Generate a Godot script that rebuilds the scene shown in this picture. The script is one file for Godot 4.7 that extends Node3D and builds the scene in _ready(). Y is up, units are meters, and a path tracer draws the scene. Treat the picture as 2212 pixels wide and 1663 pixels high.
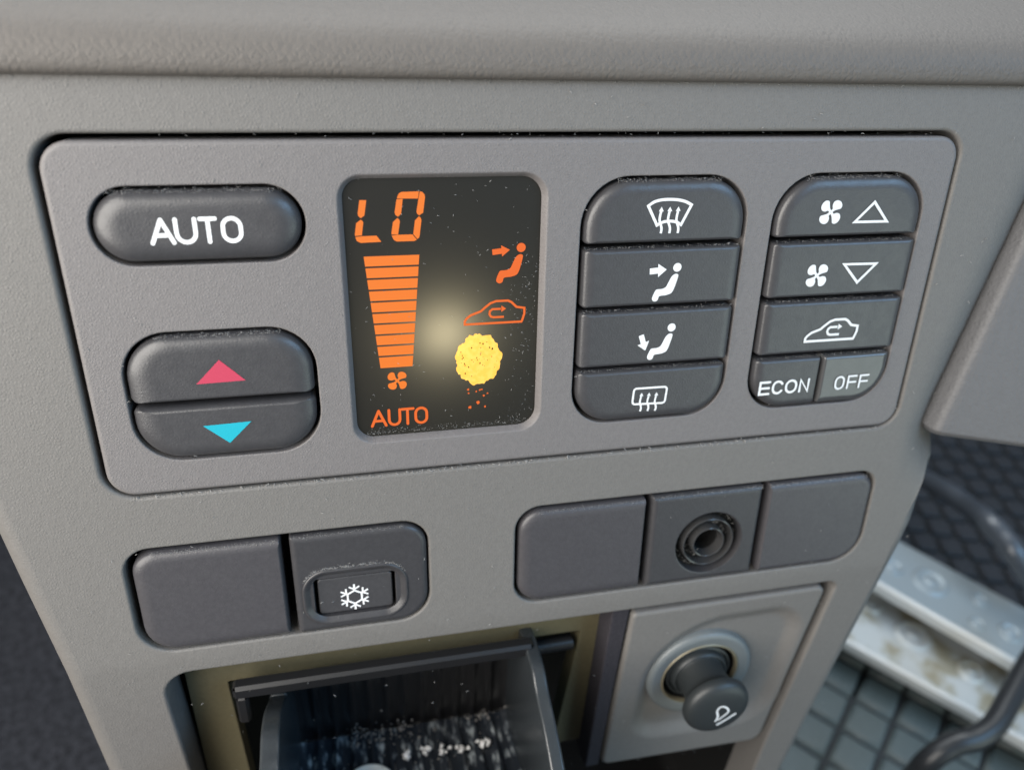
extends Node3D
# Close-up of a car's climate control panel and the console around it.
# Console positions are given in millimetres as (u, s, w): u across, s up along the face, w out of the face.

const TILT := 15.0            # the console face leans back by this many degrees
const BEND := 6.0             # the lower part of the face turns back by this much
const S0 := -116.3
const SL := 4.0
var A := Transform3D()
var rng := RandomNumberGenerator.new()
# the photograph's camera, in console axes (u, v, n)
var eye := Vector3(50.249, 16.173, 155.22)
var ax := Vector3(0.97508619, 0.01850963, 0.22105275)
var ay := Vector3(-0.07165956, -0.91679991, 0.39286491)
var az := Vector3(0.20993292, -0.39891769, -0.89263254)
const FOC := 1668.0

# ---------------------------------------------------------------- placing
func F(p: Vector3) -> Vector3:
	var d := S0 - p.y
	var v := p.y
	var w := 0.0
	var a := 0.0
	var t := deg_to_rad(BEND)
	if d > 0.0:
		var r := SL / t
		a = t * minf(d / SL, 1.0)
		v = S0 - r * sin(a)
		w = -r * (1.0 - cos(a))
		if d > SL:
			v -= (d - SL) * cos(t)
			w -= (d - SL) * sin(t)
	v -= p.z * sin(a)
	w += p.z * cos(a)
	# beside the control unit the face rolls back towards the lower dashboard
	var e := p.x - 193.0 - 0.24 * maxf(p.y + 72.0, 0.0)
	if e > 0.0:
		w -= smoothstep(-96.0, -72.0, p.y) * minf(e, 16.0) * e / 25.0
	return A * (Vector3(p.x, v, w) * 0.001)

func frame(u: float, s: float, w := 0.0) -> Transform3D:
	var o := F(Vector3(u, s, w))
	var up := (F(Vector3(u, s + 0.05, w)) - o).normalized()
	var x := A.basis.x
	return Transform3D(Basis(x, up, x.cross(up).normalized()), o)

func ray(x: float, y: float) -> Vector3:
	return ax * ((x - 1106.0) / FOC) + ay * ((y - 831.5) / FOC) + az

func pA(x: float, y: float, w := 0.0) -> Vector2:     # photo pixel (2212 wide) -> point of the upper face
	var r := ray(x, y)
	var t := (w - eye.z) / r.z
	return Vector2(eye.x + r.x * t, eye.y + r.y * t)

func pB(x: float, y: float, w := 0.0) -> Vector2:     # the same on the lower face
	var t := deg_to_rad(BEND)
	var rr := SL / t
	var o := Vector2(S0 - rr * sin(t), -rr * (1.0 - cos(t)))
	var r := ray(x, y)
	var nb := Vector2(-sin(t), cos(t))
	var ub := Vector2(cos(t), sin(t))
	var e := Vector2(eye.y, eye.z) - o
	var rv := Vector2(r.y, r.z)
	var k := (w - e.dot(nb)) / rv.dot(nb)
	return Vector2(eye.x + r.x * k, (e + rv * k).dot(ub) + S0 - SL)

func pH(x: float, y: float, h: float) -> Vector3:     # a point on a level plane h metres above the floor
	var r := A.basis * ray(x, y)
	var c := A * (eye * 0.001)
	return c + r * ((h - c.y) / r.y)

func pixel(p: Vector3) -> Vector2:                    # the photo pixel that shows a point
	var d := A.affine_inverse() * p * 1000.0 - eye
	return Vector2(1106.0 + FOC * d.dot(ax) / d.dot(az), 831.5 + FOC * d.dot(ay) / d.dot(az))

func zz(z: Array, x: float, y: float) -> Vector2:     # zoomed crop -> 2212-wide pixels
	return Vector2((z[0] + z[2] * x) * 0.5760417, (z[1] + z[2] * y) * 0.5760417)

func zA(z: Array, pts: Array, w := 0.0) -> PackedVector2Array:
	var o := PackedVector2Array()
	for p in pts:
		var d := zz(z, p[0], p[1])
		o.append(pA(d.x, d.y, w))
	return o

# ---------------------------------------------------------------- mesh building
class MB:
	var v := PackedVector3Array()
	var t := PackedInt32Array()
	func add(p: Vector3) -> int:
		v.append(p)
		return v.size() - 1
	func tri(a: int, b: int, c: int) -> void:
		t.append(a)
		t.append(b)
		t.append(c)
	func quad(a: int, b: int, c: int, d: int) -> void:
		tri(a, b, c)
		tri(a, c, d)

func commit(mb: MB, called: String, mat: Material, parent: Node3D, thing: Transform3D) -> MeshInstance3D:
	var n := PackedVector3Array()
	n.resize(mb.v.size())
	var inv := thing.affine_inverse()
	var lv := PackedVector3Array()
	lv.resize(mb.v.size())
	for i in mb.v.size():
		lv[i] = inv * mb.v[i]
	var idx := PackedInt32Array()
	for k in range(0, mb.t.size(), 3):
		var a := mb.t[k]
		var b := mb.t[k + 1]
		var c := mb.t[k + 2]
		var f := (lv[b] - lv[a]).cross(lv[c] - lv[a]) * 1e6
		n[a] += f
		n[b] += f
		n[c] += f
		idx.append(a)
		idx.append(c)
		idx.append(b)
	for i in n.size():
		n[i] = n[i].normalized() if n[i].length() > 1e-12 else Vector3(0, 0, 1)
	var arr := []
	arr.resize(Mesh.ARRAY_MAX)
	arr[Mesh.ARRAY_VERTEX] = lv
	arr[Mesh.ARRAY_NORMAL] = n
	arr[Mesh.ARRAY_INDEX] = idx
	var m := ArrayMesh.new()
	m.add_surface_from_arrays(Mesh.PRIMITIVE_TRIANGLES, arr)
	m.surface_set_material(0, mat)
	var o := MeshInstance3D.new()
	o.name = called
	o.mesh = m
	parent.add_child(o, true)
	return o

func thing(called: String, label: String, category: String, at: Transform3D, group := "") -> Node3D:
	var o := Node3D.new()
	o.name = called
	add_child(o, true)
	o.transform = at
	o.set_meta("label", label)
	o.set_meta("category", category)
	if group != "":
		o.set_meta("group", group)
	return o

func ring(mb: MB, pts: PackedVector2Array, w: float) -> int:
	var i := mb.v.size()
	for p in pts:
		mb.add(F(Vector3(p.x, p.y, w)))
	return i

func strip(mb: MB, a: int, b: int, n: int, closed := true) -> void:
	for i in (n if closed else n - 1):
		var j := (i + 1) % n
		mb.quad(a + i, a + j, b + j, b + i)

func shape(c: Array, r: Variant, seg := 8) -> Dictionary:
	var p := PackedVector2Array()
	for q in c:
		p.append(q if q is Vector2 else Vector2(q[0], q[1]))
	var rr := []
	for i in p.size():
		rr.append(r[i] if r is Array else r)
	return {"c": p, "r": rr, "seg": seg}

func rrect(u0: float, u1: float, v0: float, v1: float, r: Variant, seg := 8) -> Dictionary:   # corners: bottom left, bottom right, top right, top left
	return shape([Vector2(u0, v0), Vector2(u1, v0), Vector2(u1, v1), Vector2(u0, v1)], r, seg)

func off(s: Dictionary, d: float) -> PackedVector2Array:
	var c: PackedVector2Array = s.c
	var n := c.size()
	var q := PackedVector2Array()
	for i in n:
		var e0 := (c[i] - c[(i + n - 1) % n]).normalized()
		var e1 := (c[(i + 1) % n] - c[i]).normalized()
		var n0 := Vector2(e0.y, -e0.x)
		var n1 := Vector2(e1.y, -e1.x)
		q.append(c[i] + (n0 + n1) * (d / (1.0 + n0.dot(n1))))
	var o := PackedVector2Array()
	for i in n:
		var e0 := (q[i] - q[(i + n - 1) % n]).normalized()
		var e1 := (q[(i + 1) % n] - q[i]).normalized()
		var n0 := Vector2(e0.y, -e0.x)
		var turn := e0.angle_to(e1)
		var sg := 1.0 if turn >= 0.0 else -1.0
		var r: float = maxf(s.r[i] + d * sg, 0.03)
		var tl := r * tan(absf(turn) / 2.0)
		var start := q[i] - e0 * tl
		var cen := start - n0 * r * sg
		for k in s.seg + 1:
			o.append(cen + n0.rotated(turn * k / s.seg) * r * sg)
	return o

func circ(c: Vector2, r: float, n := 48) -> PackedVector2Array:
	var o := PackedVector2Array()
	for i in n:
		o.append(c + Vector2.from_angle(TAU * i / n) * r)
	return o

# rings through a profile of [offset, w]; sharp turns get their own vertices
func sweep(mb: MB, s: Variant, prof: Array, c := Vector2.ZERO, n := 48) -> PackedVector2Array:
	var last := -1
	var pts := PackedVector2Array()
	for k in prof.size():
		pts = off(s, prof[k][0]) if s is Dictionary else circ(c, prof[k][0], n)
		var i := ring(mb, pts, prof[k][1])
		if last >= 0:
			strip(mb, last, i, pts.size())
		last = i
		if k > 0 and k < prof.size() - 1:
			var d0 := Vector2(prof[k][0] - prof[k - 1][0], prof[k][1] - prof[k - 1][1])
			var d1 := Vector2(prof[k + 1][0] - prof[k][0], prof[k + 1][1] - prof[k][1])
			if absf(d0.angle_to(d1)) > 0.7:
				last = ring(mb, pts, prof[k][1])
	return pts

func lathe(mb: MB, c: Vector2, prof: Array, n := 48) -> PackedVector2Array:
	return sweep(mb, 0, prof, c, n)

func cap(mb: MB, pts: PackedVector2Array, w: float, seen := {}) -> void:
	var ix := PackedInt32Array()
	for p in pts:
		var key := Vector2i((p * 2000.0).round())
		if not seen.has(key):
			seen[key] = mb.add(F(Vector3(p.x, p.y, w)))
		ix.append(seen[key])
	var t := Geometry2D.triangulate_polygon(pts)
	for k in range(0, t.size(), 3):
		var a := pts[t[k]]
		var b := pts[t[k + 1]]
		var c := pts[t[k + 2]]
		if (b - a).cross(c - a) > 0.0:
			mb.tri(ix[t[k]], ix[t[k + 1]], ix[t[k + 2]])
		else:
			mb.tri(ix[t[k]], ix[t[k + 2]], ix[t[k + 1]])

func rect(u0: float, u1: float, v0: float, v1: float) -> PackedVector2Array:
	return PackedVector2Array([Vector2(u0, v0), Vector2(u1, v0), Vector2(u1, v1), Vector2(u0, v1)])

# a flat sheet with holes; every hole must be crossed by one of the cuts
func plate(mb: MB, outer: PackedVector2Array, holes: Array, cuts: Array, w: float, ucuts := []) -> void:
	var lo := Vector2(INF, INF)
	var hi := -lo
	for p in outer:
		lo = lo.min(p)
		hi = hi.max(p)
	var c: Array = [lo.y - 1.0] + cuts + [hi.y + 1.0]
	c.sort()
	var d: Array = [lo.x - 1.0] + ucuts + [hi.x + 1.0]
	var seen := {}
	for k in c.size() - 1:
		for j in d.size() - 1:
			var todo: Array = Geometry2D.intersect_polygons(outer, rect(d[j], d[j + 1], c[k], c[k + 1]))
			for h in holes:
				var next := []
				for q in todo:
					next.append_array(Geometry2D.clip_polygons(q, h))
				todo = next
			for q in todo:
				cap(mb, q, w, seen)

func arcprof(d0: float, w0: float, d1: float, w1: float, k := 7) -> Array:
	# a quarter round from an upright wall at (d0, w0) to a level top at (d1, w1)
	var o := []
	for i in k + 1:
		var a := PI / 2.0 * i / k
		o.append([d0 + (d1 - d0) * (1.0 - cos(a)), w0 + (w1 - w0) * sin(a)])
	return o

func rimprof(r: float, deep: float, w := 0.0, draft := 0.0) -> Array:
	# the rounded edge of an opening, from the face down its wall
	var o := [[r + 0.05, w], [r, w]]
	for i in range(1, 7):
		var a := PI / 2.0 * i / 6.0
		o.append([r - r * sin(a), w - r * (1.0 - cos(a))])
	o.append([-draft, deep])
	return o

func inset4(s: Dictionary, k: float, ins: Array) -> PackedVector2Array:
	# a four-cornered outline drawn in by k times its own amount on each side: left, right, bottom, top
	var c: PackedVector2Array = s.c
	var d := [Vector2(ins[0], ins[2]), Vector2(-ins[1], ins[2]), Vector2(-ins[1], -ins[3]), Vector2(ins[0], -ins[3])]
	var q := []
	var rr := []
	for i in 4:
		q.append(c[i] + d[i] * k)
		rr.append(maxf(s.r[i] - (absf(d[i].x) + absf(d[i].y)) * 0.5 * k, 0.05))
	return off(shape(q, rr, s.seg), 0.0)

func button(s: Dictionary, top: float, ins: Array, sh: float, called: String, mat: Material, parent: Node3D, thg: Transform3D, deep := -5.0) -> MeshInstance3D:
	var mb := MB.new()
	var last := ring(mb, inset4(s, 0.0, ins), deep)
	var pts := PackedVector2Array()
	for i in 14:
		var k := 0.0
		var w := top
		if i == 0:
			w = minf(0.0, top - sh - 0.3)
		elif i < 13:
			var a := PI / 2.0 * (i - 1) / 11.0
			k = 0.06 + 0.94 * (1.0 - cos(a))
			w = top - sh + sh * sin(a)
		else:
			k = 1.04
		pts = inset4(s, k, ins)
		var j := ring(mb, pts, w)
		strip(mb, last, j, pts.size())
		last = j
	cap(mb, pts, top)
	return commit(mb, called, mat, parent, thg)

# ---------------------------------------------------------------- print
var lift := 0.0
func stroke(mb: MB, pts: PackedVector2Array, width: float, w: float, closed := false, round_ends := true) -> void:
	lift += 0.004
	w += lift
	var n := pts.size()
	var h := width / 2.0
	var l := PackedVector2Array()
	var r := PackedVector2Array()
	for i in n:
		var e0 := (pts[i] - pts[(i + n - 1) % n]).normalized()
		var e1 := (pts[(i + 1) % n] - pts[i]).normalized()
		if not closed and i == 0:
			e0 = e1
		if not closed and i == n - 1:
			e1 = e0
		var n0 := Vector2(-e0.y, e0.x)
		var n1 := Vector2(-e1.y, e1.x)
		var m := (n0 + n1) * (h / maxf(1.0 + n0.dot(n1), 0.35))
		l.append(pts[i] + m)
		r.append(pts[i] - m)
	var a := ring(mb, r, w)
	var b := ring(mb, l, w)
	strip(mb, a, b, n, closed)
	if not closed and round_ends:
		for e in [0, n - 1]:
			var d := (pts[0] - pts[1]).normalized() if e == 0 else (pts[n - 1] - pts[n - 2]).normalized()
			var q := PackedVector2Array()
			for k in 9:
				q.append(pts[e] + d.rotated(-PI / 2.0 + PI * k / 8.0) * h)
			cap(mb, q, w)

func fill(mb: MB, pts: PackedVector2Array, w: float) -> void:
	lift += 0.004
	cap(mb, pts, w + lift)

func curve(pts: PackedVector2Array, closed := false, k := 6) -> PackedVector2Array:   # Catmull-Rom
	var o := PackedVector2Array()
	var n := pts.size()
	for i in (n if closed else n - 1):
		var p0 := pts[(i + n - 1) % n] if closed or i > 0 else pts[0]
		var p3 := pts[(i + 2) % n] if closed or i < n - 2 else pts[n - 1]
		for j in k:
			o.append(pts[i].cubic_interpolate(pts[(i + 1) % n], p0, p3, float(j) / k))
	if not closed:
		o.append(pts[n - 1])
	return o

func letter(mb: MB, ch: String, u0: float, u1: float, v0: float, v1: float, sw: float, w: float) -> void:
	var h := sw / 2.0
	var a := u0 + h
	var b := u1 - h
	var c := v0 + h
	var d := v1 - h
	var m := (a + b) / 2.0
	var e := (c + d) / 2.0
	var lines := []
	match ch:
		"A": lines = [[[a, c], [m, d]], [[m, d], [b, c]], [[lerpf(a, m, 0.36), lerpf(c, d, 0.33)], [lerpf(b, m, 0.36), lerpf(c, d, 0.33)]]]
		"U":
			var r := (b - a) / 2.0
			var q := [[a, d]]
			for k in 9:
				q.append([m - r * cos(PI * k / 8.0), c + r - r * sin(PI * k / 8.0)])
			q.append([b, d])
			lines = [q]
		"T": lines = [[[a, d], [b, d]], [[m, d], [m, c]]]
		"O":
			var r := (b - a) / 2.0
			var q := PackedVector2Array()
			for k in 13:
				q.append(Vector2(m + r * cos(PI * k / 12.0), d - r + r * sin(PI * k / 12.0)))
			for k in 13:
				q.append(Vector2(m - r * cos(PI * k / 12.0), c + r - r * sin(PI * k / 12.0)))
			stroke(mb, q, sw, w, true)
		"C":
			var r := (b - a) / 2.0
			var q := []
			for k in range(2, 13):
				q.append([m + r * cos(PI * k / 12.0), d - r + r * sin(PI * k / 12.0)])
			for k in 11:
				q.append([m - r * cos(PI * k / 12.0), c + r - r * sin(PI * k / 12.0)])
			lines = [q]
		"E": lines = [[[b, d], [a, d], [a, c], [b, c]], [[a, e], [b - 0.3 * h, e]]]
		"F": lines = [[[b, d], [a, d], [a, c]], [[a, e], [b - 0.5 * h, e]]]
		"N": lines = [[[a, c], [a, d], [b, c], [b, d]]]
	for q in lines:
		var p := PackedVector2Array()
		for k in q:
			p.append(Vector2(k[0], k[1]))
		stroke(mb, p, sw, w)

func arrow_head(mb: MB, tip: Vector2, dir: Vector2, length: float, half: float, w: float) -> void:
	var d := dir.normalized()
	var s := Vector2(-d.y, d.x)
	fill(mb, PackedVector2Array([tip, tip - d * length + s * half, tip - d * length - s * half]), w)

func fan_symbol(mb: MB, c: Vector2, r: float, w: float) -> void:
	for k in 4:
		var q := PackedVector2Array()
		for p in [[-0.06, 0.10], [0.06, 0.30], [-0.06, 0.55], [-0.02, 0.86], [0.24, 1.03], [0.58, 0.98], [0.80, 0.76], [0.80, 0.48], [0.56, 0.34], [0.30, 0.20], [0.10, 0.0]]:
			q.append(c + (Vector2(p[0], p[1]) * r).rotated(-0.22 + k * PI / 2.0))
		fill(mb, curve(q, true, 4), w)

func seat_symbol(mb: MB, head: Vector2, k: float, w: float) -> void:
	# a seated figure; head is the centre of its head, k its scale (1 = about 9 mm tall)
	fill(mb, circ(head, 0.98 * k, 24), w)
	var q := PackedVector2Array()
	for p in [[0.05, -1.45], [-0.5, -1.5], [-1.2, -2.1], [-1.9, -3.6], [-2.35, -4.4], [-3.2, -4.75], [-4.2, -4.8], [-4.7, -5.1], [-5.3, -6.6], [-5.2, -7.25], [-4.6, -7.6], [-3.95, -7.3], [-3.6, -6.4], [-2.2, -6.25], [-1.0, -5.9], [-0.45, -5.2], [0.0, -3.8], [0.35, -2.4], [0.4, -1.7]]:
		q.append(head + Vector2(p[0], p[1]) * k)
	fill(mb, curve(q, true, 3), w)

func block_arrow(mb: MB, a: Vector2, b: Vector2, shaft: float, half: float, hl: float, w: float) -> void:
	var d := (b - a).normalized()
	var s := Vector2(-d.y, d.x)
	var n := b - d * hl
	fill(mb, PackedVector2Array([a - s * shaft, n - s * shaft, n - s * half, b, n + s * half, n + s * shaft, a + s * shaft]), w)

func car_symbol(mb: MB, o: Vector2, k: float, sw: float, w: float) -> void:
	# o: lower left corner of the car, k: its length in mm
	var q := PackedVector2Array()
	for p in [[0.0, 0.0], [0.0, 0.055], [0.03, 0.10], [0.10, 0.155], [0.27, 0.215], [0.33, 0.27], [0.43, 0.345], [0.52, 0.375], [0.72, 0.375], [0.78, 0.345], [0.865, 0.26], [1.0, 0.235], [1.0, 0.13], [0.965, 0.02], [0.955, 0.0]]:
		q.append(o + Vector2(p[0], p[1]) * k)
	stroke(mb, q, sw, w, true)
	var g := PackedVector2Array()
	for p in [[0.655, 0.10], [0.48, 0.10], [0.435, 0.115], [0.41, 0.16], [0.42, 0.21], [0.46, 0.24], [0.60, 0.24]]:
		g.append(o + Vector2(p[0], p[1]) * k)
	stroke(mb, g, sw * 0.95, w, false, false)
	arrow_head(mb, o + Vector2(0.69, 0.24) * k, Vector2.RIGHT, 0.08 * k, 0.055 * k, w)

# ---------------------------------------------------------------- other solids, in world space
func tube(mb: MB, pts: Array, rad: Array, n := 14, caps := true) -> void:
	var last := -1
	for i in pts.size():
		var d: Vector3 = (pts[mini(i + 1, pts.size() - 1)] - pts[maxi(i - 1, 0)]).normalized()
		var x := d.cross(Vector3(0.13, 0.97, 0.21)).normalized()
		var y := x.cross(d).normalized()
		var a := mb.v.size()
		for k in n:
			mb.add(pts[i] + (x * cos(TAU * k / n) + y * sin(TAU * k / n)) * rad[i])
		if last >= 0:
			for k in n:
				var j := (k + 1) % n
				mb.quad(last + k, a + k, a + j, last + j)
		last = a
	if caps:
		for e in [0, pts.size() - 1]:
			var b := mb.v.size()
			for k in n:
				mb.add(mb.v[e * n + k])
			for k in range(1, n - 1):
				if e == 0:
					mb.tri(b, b + k, b + k + 1)
				else:
					mb.tri(b, b + k + 1, b + k)

func smooth3(p: Array, k := 8) -> Array:
	var o := []
	for i in p.size() - 1:
		var p0: Vector3 = p[maxi(i - 1, 0)]
		var p3: Vector3 = p[mini(i + 2, p.size() - 1)]
		for j in k:
			o.append((p[i] as Vector3).cubic_interpolate(p[i + 1], p0, p3, float(j) / k))
	o.append(p[p.size() - 1])
	return o

# a bevelled box with its own axes: x, y, z half sizes along e (Basis), centre c
func slab(mb: MB, c: Vector3, e: Basis, h: Vector3, bev: float) -> void:
	for f in 6:
		var k := f % 3
		var s := 1.0 if f < 3 else -1.0
		var i := (k + 1) % 3
		var j := (k + 2) % 3
		var a := mb.v.size()
		for q in [[-1, -1], [1, -1], [1, 1], [-1, 1]]:
			var p := Vector3.ZERO
			p[k] = h[k] * s
			p[i] = (h[i] - bev) * q[0]
			p[j] = (h[j] - bev) * q[1]
			mb.add(c + e * p)
		if s > 0:
			mb.quad(a, a + 1, a + 2, a + 3)
		else:
			mb.quad(a, a + 3, a + 2, a + 1)
	for k in 3:
		var i := (k + 1) % 3
		var j := (k + 2) % 3
		for si in [-1.0, 1.0]:
			for sj in [-1.0, 1.0]:
				var a := mb.v.size()
				for q in [[-1, 0], [1, 0], [1, 1], [-1, 1]]:
					var p := Vector3.ZERO
					p[k] = (h[k] - bev) * q[0]
					p[i] = (h[i] if q[1] == 0 else h[i] - bev) * si
					p[j] = (h[j] - bev if q[1] == 0 else h[j]) * sj
					mb.add(c + e * p)
				if si * sj > 0:
					mb.quad(a, a + 1, a + 2, a + 3)
				else:
					mb.quad(a, a + 3, a + 2, a + 1)

# ---------------------------------------------------------------- materials
var tex := {}
func noise_tex(kind: String, freq: float, oct: int, size := 512, seed_ := 1) -> NoiseTexture2D:
	var key := kind + str(freq) + str(oct) + str(seed_)
	if not tex.has(key):
		var n := FastNoiseLite.new()
		n.seed = seed_
		n.frequency = freq
		n.fractal_octaves = oct
		if kind == "cell":
			n.noise_type = FastNoiseLite.TYPE_CELLULAR
			n.cellular_return_type = FastNoiseLite.RETURN_DISTANCE2_SUB
		else:
			n.noise_type = FastNoiseLite.TYPE_SIMPLEX_SMOOTH
		var t := NoiseTexture2D.new()
		t.width = size
		t.height = size
		t.seamless = true
		t.noise = n
		tex[key] = t
	return tex[key]

func mottle(seed_: int, amount: float, specks: int, tint := Color(1, 1, 1)) -> ImageTexture:
	# fine uneven tone of moulded plastic with dust grains lying on it
	var g := RandomNumberGenerator.new()
	g.seed = seed_
	var n := FastNoiseLite.new()
	n.seed = seed_
	n.frequency = 0.02
	n.fractal_octaves = 4
	var im := n.get_seamless_image(512, 512)
	im.convert(Image.FORMAT_RGB8)
	for y in 512:
		for x in 512:
			var k := 1.0 - amount + amount * (im.get_pixel(x, y).r + g.randf() * 0.8) / 1.8
			im.set_pixel(x, y, Color(k, k, k))
	for i in specks:
		var x := g.randi_range(2, 508)
		var y := g.randi_range(2, 508)
		var l := g.randi_range(1, 3)
		var c := Color(1, 1, 1)
		im.set_pixel(x, y, c)
		if l > 1:
			im.set_pixel(x + 1, y + g.randi_range(-1, 1), c)
		if l > 2:
			im.set_pixel(x + 2, y + g.randi_range(-1, 1), c)
	return ImageTexture.create_from_image(im)

func patch_glow() -> ImageTexture:
	# flaked film's glow, painted in for lamp light: yellow, paler and deeper blotches
	var n := FastNoiseLite.new()
	n.seed = 12
	n.frequency = 0.03
	n.fractal_octaves = 4
	var im := n.get_seamless_image(256, 256)
	im.convert(Image.FORMAT_RGB8)
	for y in 256:
		for x in 256:
			var k := smoothstep(0.25, 0.75, im.get_pixel(x, y).r)
			im.set_pixel(x, y, Color(1.0, 0.76, 0.27).lerp(Color(1.0, 0.83, 0.40), k))
	return ImageTexture.create_from_image(im)

func stain() -> ImageTexture:
	# brown dirt and rust lying in blotches on pale metal
	var n := FastNoiseLite.new()
	n.seed = 5
	n.frequency = 0.02
	n.fractal_octaves = 5
	var im := n.get_seamless_image(256, 256)
	im.convert(Image.FORMAT_RGB8)
	for y in 256:
		for x in 256:
			im.set_pixel(x, y, Color(1.0, 1.0, 1.0).lerp(Color(0.80, 0.75, 0.65), smoothstep(0.42, 0.85, im.get_pixel(x, y).r)))
	return ImageTexture.create_from_image(im)

func smear() -> ImageTexture:
	# ash rubbed into dark plastic
	var n := FastNoiseLite.new()
	n.seed = 31
	n.frequency = 0.016
	n.fractal_octaves = 5
	var g := RandomNumberGenerator.new()
	g.seed = 8
	var im := n.get_seamless_image(512, 512)
	im.convert(Image.FORMAT_RGB8)
	for y in 512:
		for x in 512:
			var k := smoothstep(0.52, 0.92, im.get_pixel(x, y).r + g.randf_range(-0.07, 0.07))
			im.set_pixel(x, y, Color(0.13, 0.15, 0.18).lerp(Color(0.68, 0.71, 0.72), k))
	return ImageTexture.create_from_image(im)

func lin(r: float, g: float, b: float) -> Color:
	return Color(r, g, b).linear_to_srgb()

func plastic(c: Color, rough: float, spec := 0.5, grain := 0.0, grain_mm := 30.0, kind := "cell", freq := 0.045) -> StandardMaterial3D:
	var m := StandardMaterial3D.new()
	m.albedo_color = c
	m.roughness = rough
	m.metallic_specular = spec
	m.uv1_triplanar = true
	m.uv1_scale = Vector3.ONE * (1000.0 / grain_mm)
	if grain > 0.0:
		m.heightmap_enabled = true
		m.heightmap_texture = noise_tex(kind, freq, 2)
		m.heightmap_scale = grain / 10.0
	return m

func textured(m: StandardMaterial3D, t: Texture2D) -> StandardMaterial3D:
	m.albedo_texture = t
	return m

func handled(m: StandardMaterial3D) -> StandardMaterial3D:
	# uneven gloss: rubbed and greasy places are smoother than the moulded grain
	if not tex.has("grease"):
		var n := FastNoiseLite.new()
		n.seed = 41
		n.frequency = 0.006
		n.fractal_octaves = 5
		var im := n.get_seamless_image(512, 512)
		im.convert(Image.FORMAT_RGB8)
		for y in 512:
			for x in 512:
				var k := 0.88 + 0.12 * smoothstep(0.30, 0.65, im.get_pixel(x, y).r)
				im.set_pixel(x, y, Color(k, k, k))
		tex["grease"] = ImageTexture.create_from_image(im)
	m.roughness_texture = tex["grease"]
	m.roughness = minf(1.0, m.roughness * 1.05)
	return m

func glow(c: Color, e: float) -> StandardMaterial3D:
	var m := StandardMaterial3D.new()
	m.albedo_color = Color(0.02, 0.02, 0.02)
	m.roughness = 0.6
	m.emission_enabled = true
	m.emission = c
	m.emission_energy_multiplier = e
	return m

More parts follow.
